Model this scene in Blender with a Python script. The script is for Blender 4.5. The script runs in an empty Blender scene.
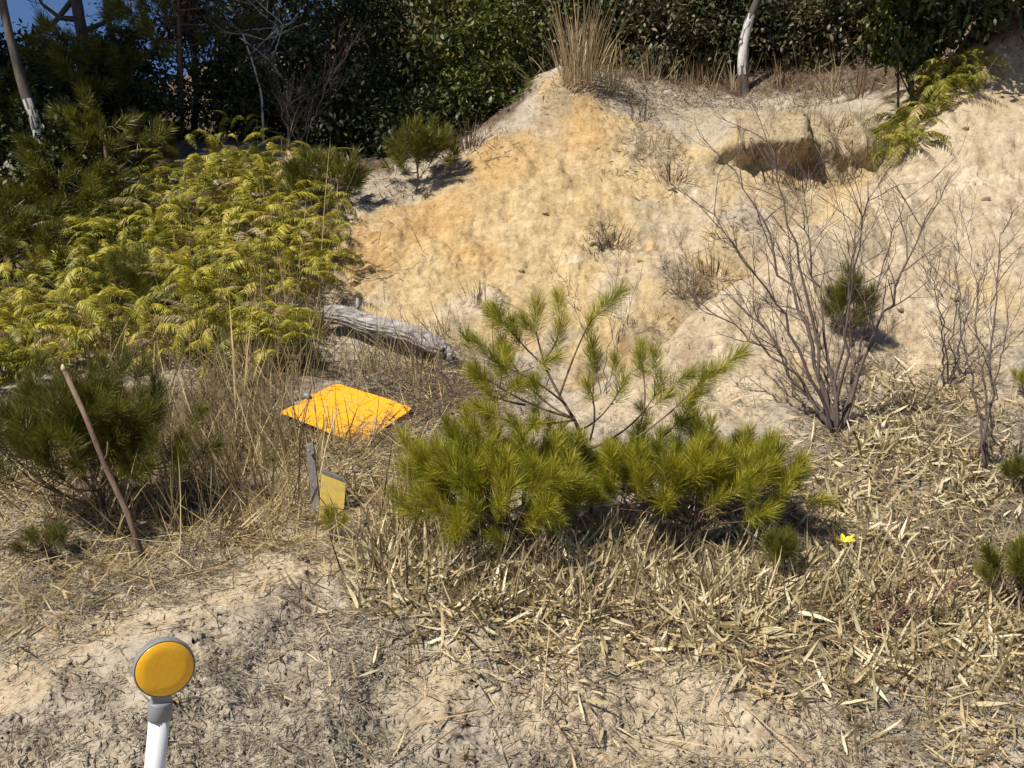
import bpy, math, random
import numpy as np
from mathutils import Vector, Matrix, Quaternion

random.seed(7)
rng = np.random.default_rng(11)
scene = bpy.context.scene
COL = scene.collection
R = math.radians

# ---------------------------------------------------------------- camera
F_PX = 900.0
CAM_Z = 1.55
PITCH = R(-4.0)
cam_d = bpy.data.cameras.new('camera')
cam_d.sensor_width = 36.0
cam_d.lens = F_PX / 1024 * 36.0
cam_d.clip_start = 0.05
cam_d.clip_end = 1000
cam = bpy.data.objects.new('camera', cam_d)
cam.location = (0, 0, CAM_Z)
cam.rotation_euler = (R(90) + PITCH, 0, 0)
COL.objects.link(cam)
scene.camera = cam

# ---------------------------------------------------------------- sky + sun
SUN_AZ, SUN_EL = 230.0, 51.0
w = bpy.data.worlds.new('World'); scene.world = w; w.use_nodes = True
nt = w.node_tree
bgn = nt.nodes.get('Background') or nt.nodes.new('ShaderNodeBackground')
sky = nt.nodes.new('ShaderNodeTexSky'); sky.sky_type = 'NISHITA'
sky.sun_disc = False
sky.sun_elevation = R(SUN_EL); sky.sun_rotation = R(SUN_AZ)
sky.altitude = 2500; sky.air_density = 0.9; sky.dust_density = 0.0; sky.ozone_density = 6.0
nt.links.new(sky.outputs[0], bgn.inputs[0]); bgn.inputs[1].default_value = 0.07
sl = bpy.data.lights.new('sun', 'SUN'); sl.energy = 5.0; sl.angle = R(0.53); sl.color = (1.0, 0.93, 0.82)
so = bpy.data.objects.new('sun', sl); COL.objects.link(so)
sd = Vector((math.sin(R(SUN_AZ)) * math.cos(R(SUN_EL)), math.cos(R(SUN_AZ)) * math.cos(R(SUN_EL)), math.sin(R(SUN_EL))))
so.rotation_euler = (-sd).to_track_quat('-Z', 'Y').to_euler()
so.location = sd * 30
scene.view_settings.view_transform = 'Standard'
scene.view_settings.look = 'None'
scene.view_settings.gamma = 1.0
scene.view_settings.exposure = 0.5
scene.view_settings.use_curve_mapping = False
scene.cycles.max_bounces = 5
scene.cycles.diffuse_bounces = 3

# ---------------------------------------------------------------- helpers
CP, SP = math.cos(PITCH), math.sin(PITCH)

def P(px, py, d):
    u = (px - 512) / F_PX; v = (384 - py) / F_PX
    y = CP - v * SP; z = SP + v * CP
    k = d / y
    return np.array([u * k, d, CAM_Z + z * k])

def project(X):
    X = np.asarray(X, float)
    x = X[..., 0]; y = X[..., 1]; z = X[..., 2] - CAM_Z
    f = y * CP + z * SP; up = -y * SP + z * CP
    f = np.maximum(f, 1e-3)
    return 512 + F_PX * x / f, 384 - F_PX * up / f

def perlin(x, y, seed=0):
    r = np.random.default_rng(seed)
    ang = r.random((256, 256)) * 2 * np.pi
    gx, gy = np.cos(ang), np.sin(ang)
    xi = np.floor(x).astype(int); yi = np.floor(y).astype(int)
    xf = x - xi; yf = y - yi
    def g(i, j):
        a = (xi + i) % 256; b = (yi + j) % 256
        return gx[a, b] * (xf - i) + gy[a, b] * (yf - j)
    u = xf * xf * xf * (xf * (xf * 6 - 15) + 10); v = yf * yf * yf * (yf * (yf * 6 - 15) + 10)
    a = g(0, 0) + u * (g(1, 0) - g(0, 0)); b = g(0, 1) + u * (g(1, 1) - g(0, 1))
    return (a + v * (b - a)) * 1.5

def fbm(x, y, oct=4, seed=0, gain=0.5):
    s = 0; a = 1.0
    for i in range(oct):
        s = s + a * perlin(x * 2 ** i, y * 2 ** i, seed + i); a *= gain
    return s

def sstep(a, b, x):
    t = np.clip((x - a) / (b - a), 0, 1); return t * t * (3 - 2 * t)

def mk(name, V, quads=None, tris=None, mat=None, parent=None, smooth=False, link=True):
    V = np.ascontiguousarray(V, np.float32)
    q = np.zeros((0, 4), np.int32) if quads is None or len(quads) == 0 else np.asarray(quads, np.int32)
    t = np.zeros((0, 3), np.int32) if tris is None or len(tris) == 0 else np.asarray(tris, np.int32)
    me = bpy.data.meshes.new(name)
    me.vertices.add(len(V)); me.vertices.foreach_set('co', V.ravel())
    nl = q.size + t.size
    me.loops.add(nl); me.loops.foreach_set('vertex_index', np.concatenate([q.ravel(), t.ravel()]).astype(np.int32))
    npoly = len(q) + len(t)
    me.polygons.add(npoly)
    st = np.concatenate([np.arange(len(q)) * 4, q.size + np.arange(len(t)) * 3]).astype(np.int32)
    me.polygons.foreach_set('loop_start', st)
    me.polygons.foreach_set('use_smooth', np.full(npoly, bool(smooth)))
    me.update(calc_edges=True); me.validate()
    if mat: me.materials.append(mat)
    if not link: return me
    o = bpy.data.objects.new(name, me); COL.objects.link(o)
    if parent: o.parent = parent
    return o

def tag(o, label=None, cat=None, group=None, kind=None):
    if label: o['label'] = label
    if cat: o['category'] = cat
    if group: o['group'] = group
    if kind: o['kind'] = kind
    return o

def empty(name, loc, label=None, cat=None, group=None):
    o = bpy.data.objects.new(name, None); o.empty_display_size = 0.1
    o.location = Vector([float(c) for c in loc]); COL.objects.link(o)
    return tag(o, label, cat, group)

class MB:
    """collects tubes / arbitrary pieces into one mesh"""
    def __init__(s): s.V = []; s.Q = []; s.T = []; s.n = 0
    def add(s, V, Q=(), T=()):
        s.V.append(np.asarray(V, float))
        if len(Q): s.Q.append(np.asarray(Q, int) + s.n)
        if len(T): s.T.append(np.asarray(T, int) + s.n)
        s.n += len(V)
    def tube(s, pts, rad, sides=5, cap=True, wob=0):
        pts = np.asarray(pts, float); m = len(pts)
        rad = np.asarray(rad, float) if np.ndim(rad) else np.full(m, rad)
        tg = np.gradient(pts, axis=0); tg /= np.linalg.norm(tg, axis=1)[:, None] + 1e-9
        ref = np.array([0.31, 0.9, 0.2]) if abs(tg[0][2]) > .5 else np.array([0.1, 0.2, 1.0])
        a = np.cross(tg, ref); a /= np.linalg.norm(a, axis=1)[:, None] + 1e-9
        b = np.cross(tg, a)
        th = np.arange(sides) / sides * 2 * np.pi
        rr = rad[:, None] * (1 + wob * rng.normal(size=(m, sides)))
        V = pts[:, None, :] + rr[..., None] * (np.cos(th)[None, :, None] * a[:, None, :] + np.sin(th)[None, :, None] * b[:, None, :])
        i = np.arange(m - 1)[:, None] * sides; j = np.arange(sides)[None, :]; j2 = (j + 1) % sides
        Q = np.stack([i + j, i + j2, i + sides + j2, i + sides + j], -1).reshape(-1, 4)
        V = V.reshape(-1, 3); T = []
        if cap:
            V = np.vstack([V, pts[0], pts[-1]]); n = m * sides
            T = [[n, (k + 1) % sides, k] for k in range(sides)] + [[n + 1, n - sides + k, n - sides + (k + 1) % sides] for k in range(sides)]
        s.add(V, Q, T)
    def build(s, name, mat, parent=None, off=None, smooth=True, link=True):
        V = np.vstack(s.V)
        if off is not None: V = V - np.asarray(off)
        return mk(name, V, np.vstack(s.Q) if s.Q else None, np.vstack(s.T) if s.T else None, mat, parent, smooth, link)

def bez(a, b, c, n=7):
    t = np.linspace(0, 1, n)[:, None]
    return (1 - t) ** 2 * np.asarray(a) + 2 * t * (1 - t) * np.asarray(b) + t * t * np.asarray(c)

# ---------------------------------------------------------------- materials
def base_mat(name):
    m = bpy.data.materials.new(name); m.use_nodes = True
    t = m.node_tree; b = t.nodes['Principled BSDF']
    return m, t, b

def ramp(t, fac, stops):
    r = t.nodes.new('ShaderNodeValToRGB')
    e = r.color_ramp.elements
    while len(e) < len(stops): e.new(0.5)
    for k, (p, c) in enumerate(stops):
        e[k].position = p; e[k].color = (*c, 1)
    t.links.new(fac, r.inputs[0]); return r.outputs[0]

def noise(t, scale, detail=4, rough=0.55, vec=None, dist=0.0):
    n = t.nodes.new('ShaderNodeTexNoise'); n.inputs['Scale'].default_value = scale
    n.inputs['Detail'].default_value = detail; n.inputs['Roughness'].default_value = rough
    n.inputs['Distortion'].default_value = dist
    if vec: t.links.new(vec, n.inputs['Vector'])
    return n.outputs['Fac']

def mix(t, fac, a, b, mode='MIX'):
    n = t.nodes.new('ShaderNodeMix'); n.data_type = 'RGBA'; n.blend_type = mode
    for s, v in ((0, fac), (6, a), (7, b)):
        if isinstance(v, (int, float)): n.inputs[s].default_value = v
        elif isinstance(v, tuple): n.inputs[s].default_value = (*v, 1)
        else: t.links.new(v, n.inputs[s])
    return n.outputs[2]

def math_n(t, op, a, b=0.0, clamp=False):
    n = t.nodes.new('ShaderNodeMath'); n.operation = op; n.use_clamp = clamp
    for s, v in ((0, a), (1, b)):
        if isinstance(v, (int, float)): n.inputs[s].default_value = v
        else: t.links.new(v, n.inputs[s])
    return n.outputs[0]

def leaf_mat(name, stops, rough=0.5, trans=0.25, spec=0.4, patch=0.0, patch_col=None):
    m, t, b = base_mat(name)
    g = t.nodes.new('ShaderNodeNewGeometry')
    c = ramp(t, g.outputs['Random Per Island'], stops)
    if patch_col:
        tc = t.nodes.new('ShaderNodeTexCoord')
        f = ramp(t, noise(t, patch, 3, .6, tc.outputs['Object']), [(.42, (0, 0, 0)), (.62, (1, 1, 1))])
        c = mix(t, f, c, patch_col, 'MIX')
    oi = t.nodes.new('ShaderNodeObjectInfo')
    c = mix(t, .8, c, ramp(t, oi.outputs['Random'], [(0, (.62, .66, .62)), (.5, (.95, .95, .95)), (1, (1.2, 1.12, 1.0))]), 'MULTIPLY')
    t.links.new(c, b.inputs['Base Color'])
    b.inputs['Roughness'].default_value = rough
    b.inputs['Specular IOR Level'].default_value = spec
    if trans:
        tr = t.nodes.new('ShaderNodeBsdfTranslucent'); t.links.new(c, tr.inputs[0])
        ms = t.nodes.new('ShaderNodeMixShader'); ms.inputs[0].default_value = trans
        t.links.new(b.outputs[0], ms.inputs[1]); t.links.new(tr.outputs[0], ms.inputs[2])
        t.links.new(ms.outputs[0], t.nodes['Material Output'].inputs[0])
    return m

def bark_mat(name, c1, c2, scale=14, bump=0.4, stretch=(1, 1, .15), rough=.9):
    m, t, b = base_mat(name)
    tc = t.nodes.new('ShaderNodeTexCoord'); mp = t.nodes.new('ShaderNodeMapping')
    mp.inputs['Scale'].default_value = stretch
    t.links.new(tc.outputs['Object'], mp.inputs[0])
    n = noise(t, scale, 6, .65, mp.outputs[0])
    t.links.new(ramp(t, n, [(.3, c1), (.68, c2)]), b.inputs['Base Color'])
    b.inputs['Roughness'].default_value = rough
    bp = t.nodes.new('ShaderNodeBump'); bp.inputs['Strength'].default_value = bump; bp.inputs['Distance'].default_value = .01
    t.links.new(n, bp.inputs['Height']); t.links.new(bp.outputs[0], b.inputs['Normal'])
    return m

M = {}
M['straw'] = leaf_mat('straw_leaf', [(0, (.12, .085, .05)), (.3, (.26, .20, .12)), (.6, (.46, .36, .19)), (.85, (.60, .48, .27)), (1, (.70, .60, .40))], .55, .2, .4)
M['cream'] = leaf_mat('cream_leaf', [(0, (.22, .16, .08)), (.3, (.46, .36, .18)), (.65, (.64, .53, .31)), (1, (.78, .70, .50))], .5, .2, .45)
M['stalk'] = leaf_mat('dead_stalk', [(0, (.07, .035, .03)), (.35, (.17, .11, .075)), (.7, (.34, .26, .16)), (1, (.50, .41, .27))], .7, .05, .3)
M['straw_grey'] = leaf_mat('grey_straw', [(0, (.17, .13, .10)), (.3, (.28, .23, .175)), (.7, (.42, .355, .27)), (1, (.58, .50, .38))], .75, .1, .2)
M['drygrass'] = leaf_mat('dry_grass', [(0, (.20, .14, .07)), (.4, (.38, .28, .13)), (.8, (.52, .41, .21)), (1, (.60, .50, .30))], .6, .25, .3)
M['reed'] = leaf_mat('dry_reed', [(0, (.15, .11, .065)), (.5, (.30, .235, .14)), (1, (.48, .40, .26))], .6, .2, .3)
M['brownlitter'] = leaf_mat('brown_litter', [(0, (.05, .03, .022)), (.5, (.14, .09, .06)), (1, (.27, .20, .13))], .8, .1, .2)
M['greengrass'] = leaf_mat('green_grass', [(0, (.09, .11, .02)), (1, (.26, .26, .07))], .5, .3, .3)
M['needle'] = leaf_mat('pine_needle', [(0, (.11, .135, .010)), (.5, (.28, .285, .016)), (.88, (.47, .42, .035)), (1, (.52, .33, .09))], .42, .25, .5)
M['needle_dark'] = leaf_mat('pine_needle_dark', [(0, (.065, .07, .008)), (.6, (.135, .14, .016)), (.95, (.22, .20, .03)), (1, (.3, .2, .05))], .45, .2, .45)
M['fern'] = leaf_mat('fern_leaf', [(0, (.24, .235, .02)), (.5, (.40, .365, .03)), (.85, (.55, .47, .06)), (1, (.56, .42, .15))], .5, .3, .35)
M['fern_dark'] = leaf_mat('fern_leaf_dull', [(0, (.13, .14, .015)), (.6, (.25, .25, .03)), (1, (.36, .31, .07))], .5, .3, .35)
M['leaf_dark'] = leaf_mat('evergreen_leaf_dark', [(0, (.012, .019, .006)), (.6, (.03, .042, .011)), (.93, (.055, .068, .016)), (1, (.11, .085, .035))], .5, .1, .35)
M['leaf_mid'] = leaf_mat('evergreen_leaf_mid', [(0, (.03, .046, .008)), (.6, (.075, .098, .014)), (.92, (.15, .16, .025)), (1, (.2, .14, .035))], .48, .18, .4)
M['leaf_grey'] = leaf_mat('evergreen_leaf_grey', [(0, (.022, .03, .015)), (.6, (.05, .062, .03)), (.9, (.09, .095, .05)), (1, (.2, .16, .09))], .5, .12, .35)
M['bamboo_leaf'] = leaf_mat('dwarf_bamboo_leaf', [(0, (.025, .032, .01)), (.5, (.055, .06, .022)), (.8, (.14, .11, .055)), (1, (.28, .22, .12))], .5, .2, .4)
M['pinebark'] = bark_mat('pine_bark', (.055, .035, .025), (.20, .13, .085), 40, .5)
M['twig'] = bark_mat('twig_bark', (.055, .04, .036), (.155, .115, .10), 50, .3)
M['twig_red'] = bark_mat('red_twig_bark', (.06, .022, .02), (.17, .07, .06), 50, .3)
M['darkbark'] = bark_mat('dark_bark', (.03, .024, .018), (.11, .09, .07), 9, .6)
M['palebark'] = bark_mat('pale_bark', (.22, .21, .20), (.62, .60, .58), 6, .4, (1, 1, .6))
M['log'] = bark_mat('weathered_log', (.07, .06, .055), (.42, .39, .365), 26, .9, (.18, 1, 1))
M['logend'] = bark_mat('splintered_wood', (.18, .12, .07), (.50, .38, .22), 30, .5, (.3, 1, 1))
M['stick'] = bark_mat('stick_bark', (.09, .055, .038), (.24, .155, .105), 30, .5)
M['cutwood'] = bark_mat('cut_wood', (.45, .33, .19), (.6, .48, .3), 60, .2)
M['stone'] = bark_mat('pale_stone', (.34, .26, .15), (.52, .43, .29), 9, .6, (1, 1, 1))

def paint(name, c, c2, rough, scale=20, lo=.45, hi=.7, bump=0.0):
    m, t, b = base_mat(name)
    tc = t.nodes.new('ShaderNodeTexCoord')
    n = noise(t, scale, 6, .65, tc.outputs['Object'])
    t.links.new(ramp(t, n, [(lo, c), (hi, c2)]), b.inputs['Base Color'])
    b.inputs['Roughness'].default_value = rough
    if bump:
        bp = t.nodes.new('ShaderNodeBump'); bp.inputs['Strength'].default_value = bump; bp.inputs['Distance'].default_value = .004
        t.links.new(n, bp.inputs['Height']); t.links.new(bp.outputs[0], b.inputs['Normal'])
    return m
M['sign'] = paint('sign_orange', (.80, .365, .010), (.62, .32, .05), .5, 11, .5, .72)
M['marker'] = paint('faded_yellow_paint', (.70, .50, .10), (.48, .37, .14), .7, 25)
M['greypost'] = paint('weathered_grey_post', (.21, .20, .19), (.11, .10, .095), .8, 30, .35, .7, .3)
M['plastic'] = paint('grey_plastic', (.20, .205, .22), (.16, .165, .175), .5, 40)
M['white'] = paint('white_painted_tube', (.74, .76, .78), (.52, .50, .46), .35, 22, .52, .8)
M['yellowbit'] = paint('yellow_petal', (.75, .6, .02), (.8, .68, .08), .5, 60)
# reflector lens: amber plastic with fine prism relief
m, t, b = base_mat('amber_reflector')
tc = t.nodes.new('ShaderNodeTexCoord')
vo = t.nodes.new('ShaderNodeTexVoronoi'); vo.inputs['Scale'].default_value = 210
t.links.new(tc.outputs['Object'], vo.inputs['Vector'])
n1 = noise(t, 45, 3, .5, tc.outputs['Object'])
c = mix(t, n1, (.80, .40, .004), (.90, .50, .008))
c = mix(t, math_n(t, 'MULTIPLY', vo.outputs['Distance'], .22, True), c, (.45, .17, .002))
t.links.new(c, b.inputs['Base Color']); b.inputs['Roughness'].default_value = .22
b.inputs['Coat Weight'].default_value = .4
bp = t.nodes.new('ShaderNodeBump'); bp.inputs['Strength'].default_value = .12; bp.inputs['Distance'].default_value = .001
t.links.new(vo.outputs['Distance'], bp.inputs['Height']); t.links.new(bp.outputs[0], b.inputs['Normal'])
M['lens'] = m

# ---------------------------------------------------------------- terrain: thin-plate surface through surveyed spots
CTRL = [
 # foreground
 (-150,768,2.5),(0,768,2.5),(256,768,2.55),(512,768,2.6),(768,768,2.65),(1024,768,2.7),(1180,768,2.7),
 (-150,650,3.1),(60,655,3.1),(170,630,3.2),(300,650,3.1),(512,650,3.1),(768,650,3.15),(1024,650,3.2),(1180,650,3.2),
 (60,580,3.75),(200,590,3.6),(290,570,3.75),(380,570,3.65),(512,560,3.7),(768,560,3.75),(1024,560,3.85),
 (-150,540,4.2),(100,545,4.1),(100,500,4.7),(300,500,4.55),(512,500,4.4),(768,500,4.4),(900,500,4.45),(1024,500,4.5),
 # left side
 (60,430,5.6),(-150,430,5.6),(200,440,5.45),(340,430,5.4),(340,395,5.9),(60,350,7.0),(200,350,7.0),(-150,350,7.0),
 (60,280,8.3),(200,280,8.3),(300,310,7.6),(150,200,10.0),(0,200,10.0),(-150,210,10.0),(250,150,10.8),(300,210,9.4),(320,150,10.8),
 (0,120,13.0),(150,120,12.5),
 # gully with the log, foot of the mound
 (330,322,7.6),(385,340,7.3),(440,358,7.0),(440,420,5.6),(440,390,6.2),
 (345,290,8.0),(345,250,8.6),(370,215,9.2),(420,190,9.6),(500,140,10.0),(552,122,10.15),(558,86,10.35),(572,84,10.4),
 (450,260,8.3),(550,200,9.1),(600,130,10.0),(550,280,7.9),(480,320,7.4),(600,330,7.2),(560,400,6.0),
 (650,240,8.6),(600,235,8.4),(690,235,8.75),(680,200,9.1),(700,140,9.9),(700,110,10.7),(780,112,10.9),(760,75,12.0),(650,90,11.2),(640,65,12.5),
 (400,150,11.2),(470,125,11.2),(520,95,11.8),
 # hollow under the lip and the gully behind the right crest
 (800,192,9.15),(740,186,9.2),(850,185,9.15),(800,176,9.45),(850,168,9.45),(885,170,9.35),(720,182,9.3),(800,140,9.72),(740,147,9.7),(860,130,9.78),(890,126,9.8),
 (700,270,8.0),(740,235,8.6),(680,300,7.5),
 # right bank crest and face
 (640,352,6.05),(690,316,6.4),(730,292,6.7),(770,247,7.15),(850,195,7.65),(900,150,8.2),(955,82,8.5),(1024,56,8.6),(1150,40,8.4),
 (700,400,5.5),(720,350,5.9),(830,430,5.15),(830,350,5.9),(850,270,6.65),(950,350,5.9),(950,250,6.9),(950,160,7.8),
 (1020,430,5.15),(1020,300,6.3),(1020,180,7.5),(1150,430,5.1),(1150,300,6.2),(1150,180,7.3),
 (990,15,8.95),(1060,5,8.95),(1150,-10,8.8),
]
CW = [P(*c) for c in CTRL]
CW += [np.array(c, float) for c in [
 (1.70,7.25,1.35),(2.95,8.4,2.2),(3.5,8.9,2.95),(2.2,7.75,1.7),(1.2,6.8,1.16),(.95,6.5,1.1),
 (-4,1.7,.0),(-2,1.7,.0),(0,1.7,.0),(2,1.7,.0),(4,1.7,.0),(-8,1.7,0),(8,1.7,0),
 (-10,14,3.3),(-4,14,3.9),(0,14,4.9),(5,14,5.4),(10,14,6.2),(10,10,4.9),(10,6,2.4),(-10,10,2.9),(-10,6,1.2),(5.2,11.5,5.2),
 (-12,22,6.0),(-4,22,9.0),(4,22,10.2),(12,22,11),(-14,4,.6),(14,4,.9),(16,10,5),(-16,10,2.6)]]
CW = np.array(CW)
def U(r2): return 0.5 * r2 * np.log(r2 + 1e-12)
n = len(CW); XY = CW[:, :2]
K = U(((XY[:, None] - XY[None]) ** 2).sum(-1)) + np.eye(n) * 0.01
Pm = np.hstack([np.ones((n, 1)), XY])
A = np.block([[K, Pm], [Pm.T, np.zeros((3, 3))]])
W = np.linalg.solve(A, np.concatenate([CW[:, 2], np.zeros(3)]))
X0, X1, Y0, Y1, DS = -16.0, 16.0, 1.7, 22.0, 0.05
gx = np.arange(X0, X1 + DS, DS); gy = np.arange(Y0, Y1 + DS, DS)
GX, GY = np.meshgrid(gx, gy)
H0 = np.empty(GX.size); fx = GX.ravel(); fy = GY.ravel()
for i in range(0, fx.size, 20000):
    a = fx[i:i + 20000]; bb = fy[i:i + 20000]
    r2 = (a[:, None] - XY[:, 0]) ** 2 + (bb[:, None] - XY[:, 1]) ** 2
    H0[i:i + 20000] = U(r2) @ W[:n] + W[n] + W[n + 1] * a + W[n + 2] * bb
H0 = H0.reshape(GX.shape)

def hbase(x, y):
    xc = np.clip(x, X0, X1 - 1e-6); yc = np.clip(y, Y0, Y1 - 1e-6)
    i = (xc - X0) / DS; j = (yc - Y0) / DS
    i0 = np.minimum(i.astype(int), len(gx) - 2); j0 = np.minimum(j.astype(int), len(gy) - 2)
    a = i - i0; b_ = j - j0
    h = (H0[j0, i0] * (1 - a) + H0[j0, i0 + 1] * a) * (1 - b_) + (H0[j0 + 1, i0] * (1 - a) + H0[j0 + 1, i0 + 1] * a) * b_
    h = h * sstep(1.7, 2.3, y)
    out = np.maximum(np.abs(x) - X1, 0) + np.maximum(y - Y1, 0)
    return h + 0.12 * np.minimum(np.maximum(y - Y1, 0), 40) * (y > Y1) - 0.0 * out

def blob(x, y, pts):
    m = np.zeros_like(x)
    for cx, cy, r, wt in pts:
        m = np.maximum(m, wt * np.exp(-(((x - cx) ** 2 + (y - cy) ** 2) / r ** 2)))
    return m
def wb(px, py, d, r, wt=1.0):
    p = P(px, py, d); return (p[0], p[1], r, wt)
# bare eroded soil: the mound and the right bank
BARE = [wb(450,250,8.3,.9), wb(550,200,9.1,1.0), wb(600,270,8.0,.9), wb(500,310,7.5,.55), wb(640,340,7.0,.7), wb(620,160,9.6,.8), wb(690,170,9.4,.6),
        wb(700,370,5.9,.6), wb(800,330,6.2,.8), wb(900,250,7,1.0), wb(980,170,7.7,1.1), wb(1100,200,7.2,1.4), wb(900,340,6.0,.6), wb(800,160,9.5,.9), wb(700,250,8.1,.8), wb(400,240,8.8,.6)]
def hfull(x, y):
    h = hbase(x, y)
    near = sstep(1.9, 2.6, y) * (1 - sstep(18, 24, y))
    bare = np.minimum(blob(x, y, BARE), 1)
    wx = x + .25 * perlin(x * 1.1, y * 1.1, 61); wy = y + .25 * perlin(x * 1.1, y * 1.1, 62)
    big = 0.07 * fbm(x * .8, y * .8, 3, 3)
    med = 0.035 * fbm(x * 3.1, y * 3.1, 4, 20)
    rid = 1 - np.abs(perlin(wx * 1.5 + .5 * wy, wy * .8, 31)) * 2           # a few rills that run down the slope
    crust = np.abs(fbm(wx * 4.2, wy * 3.4, 5, 40, .62))
    fine = fbm(x * 14, y * 12, 3, 44, .6)
    step = fbm(wx * 1.3, wy * 2.4, 4, 47)
    ledge = np.round(step * 4) / 4 - step
    patchy = sstep(-.25, .35, perlin(x * .9, y * .9, 58))
    clod = np.maximum(fbm(x * 11, y * 11, 3, 52) - .18, 0)
    h = h + near * (big + med + 0.016 * clod)
    h = h + near * bare * (-0.055 * np.maximum(rid, 0) ** 4 - .05 * crust * (.3 + .7 * patchy) + .085 * ledge * (.35 + .65 * patchy) + .011 * fine + .03 * clod * patchy)
    return h

def lip_shift(x, y, z):
    """forward shove of the soil that makes the undercut lip"""
    mx = sstep(1.9, 2.35, x) * (1 - sstep(3.95, 4.25, x)) * np.clip(1.0 + .8 * perlin(x * 1.9, y * 0 + 7.7, 81) + .3 * perlin(x * 6.5, y * 0 + 1.7, 82), .3, 1.5)
    return -.36 * mx * sstep(3.14 + .10 * perlin(x * 3.7, y * 2, 84), 3.36 + .10 * perlin(x * 3.7, y * 2, 84), z) * sstep(9.2, 9.5, y) * (1 - sstep(9.9, 11.0, y))

# soil colour masks, with painted shade and highlight along the right bank crest
OCHRE = [wb(370,260,8.6,.55,1), wb(430,215,9.1,.65,1), wb(500,165,9.7,.6,.9), wb(470,250,8.4,.5,.75), wb(580,130,10.0,.6,.85), wb(560,210,9.0,.6,.5), wb(560,100,10.4,.4,.8), wb(620,190,9.1,.5,.45),wb(350,290,8.0,.4,.7)]
PALE = [wb(700,205,9.1,.28,.95), wb(680,240,8.7,.28,.95), wb(655,280,8.2,.28,.95), wb(620,310,7.6,.3,.8), wb(480,305,7.6,.3,.8), wb(640,352,6.05,.2,1), wb(690,318,6.4,.22,1), wb(620,270,8.0,.5,.5), wb(470,310,7.6,.35,.7), wb(700,370,5.9,.7,1), wb(740,310,6.8,.6,1), wb(820,310,6.4,.9,.95), wb(950,200,7.4,1.2,.9), wb(900,300,6.4,.8,.9), wb(1080,220,7.2,1.3,.9), wb(700,190,9.2,.5,.6), wb(680,280,7.8,.4,.7), wb(640,700,2.9,.5,.8), wb(160,635,3.3,.3,1), wb(220,605,3.5,.3,1), wb(285,578,3.7,.25,1), wb(95,655,3.15,.25,1), wb(35,700,2.9,.22,1), wb(770,735,2.75,.4,.8),wb(420,700,2.9,.3,.7),(0,1,4,.5)]  # pale soil and dust; the crest spots paint its bright highlight edge
LICHEN_SHADE = [wb(650,150,9.8,.45,.9), wb(600,250,8.2,.25,.8), wb(720,160,9.5,.4,.8), wb(700,110,10.6,.6,.8), wb(630,100,10.7,.5,.8), wb(800,125,10.0,.8,1), wb(860,130,9.8,.4,1), wb(760,130,9.9,.4,1), wb(470,190,9.5,.2,.5), wb(690,285,7.7,.35,1), wb(650,322,7.2,.3,.9), wb(740,240,8.4,.35,.8), wb(790,190,9.1,.5,.9), wb(600,350,6.9,.25,.8), wb(560,95,10.3,.25,.8), wb(900,240,7.0,.4,.4), wb(1000,330,6.1,.4,.5), wb(960,150,7.8,.35,.5), wb(930,210,7.3,.3,.5), wb(1020,240,6.9,.4,.5), wb(800,280,6.7,.3,.4), wb(870,360,5.9,.4,.6), wb(460,330,7.3,.3,.6)]  # grey lichen and litter, plus shade painted into the crease behind the crest
def dust(x, y): return np.clip(blob(x, y, PALE), 0, 1)  # pale soil mask, painted crest highlight included

yr = [1.2, 1.5, 1.7, 1.85]
y = 2.0
while y < 13.5:
    yr.append(y); y += max(.0036 * y, .011)
while y < 30: yr.append(y); y += .25 + (y - 13) * .06
yr = np.array([-120, -60, -30, -15, -6, -2, 0] + yr + [32, 36, 42, 50, 60, 80, 110, 160, 260])
s = np.concatenate([[-30, -12, -6, -3.5, -2.3, -1.7, -1.4, -1.2, -1.08], np.linspace(-1, 1, 640), [1.08, 1.2, 1.4, 1.7, 2.3, 3.5, 6, 12, 30]])
yy = np.repeat(yr[:, None], len(s), 1)
hw = .55 + .66 * np.clip(yr, 2, 14)
xx = s[None, :] * hw[:, None]
zz = hfull(xx, yy)
jx = np.where((yy > 2) & (yy < 13) & (np.abs(s)[None] < 1), 1.0, 0)
sh = lip_shift(xx, yy, zz)
V = np.stack([xx + jx * .006 * rng.normal(size=xx.shape), yy + sh + jx * .004 * rng.normal(size=xx.shape), zz], -1).reshape(-1, 3)
nr, nc = xx.shape
ii = np.arange(nr - 1)[:, None] * nc + np.arange(nc - 1)[None]
Q = np.stack([ii, ii + 1, ii + nc + 1, ii + nc], -1).reshape(-1, 4)
ground = mk('ground', V, Q, smooth=True)
tag(ground, 'sandy hillside with an eroded ochre mound, pale bank and dusty verge', 'ground', kind='structure')
fxx, fyy = xx.ravel(), yy.ravel()
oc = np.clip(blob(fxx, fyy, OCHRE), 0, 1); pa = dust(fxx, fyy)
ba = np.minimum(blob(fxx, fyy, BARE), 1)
li = np.clip(blob(fxx, fyy, LICHEN_SHADE), 0, 1)
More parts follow.
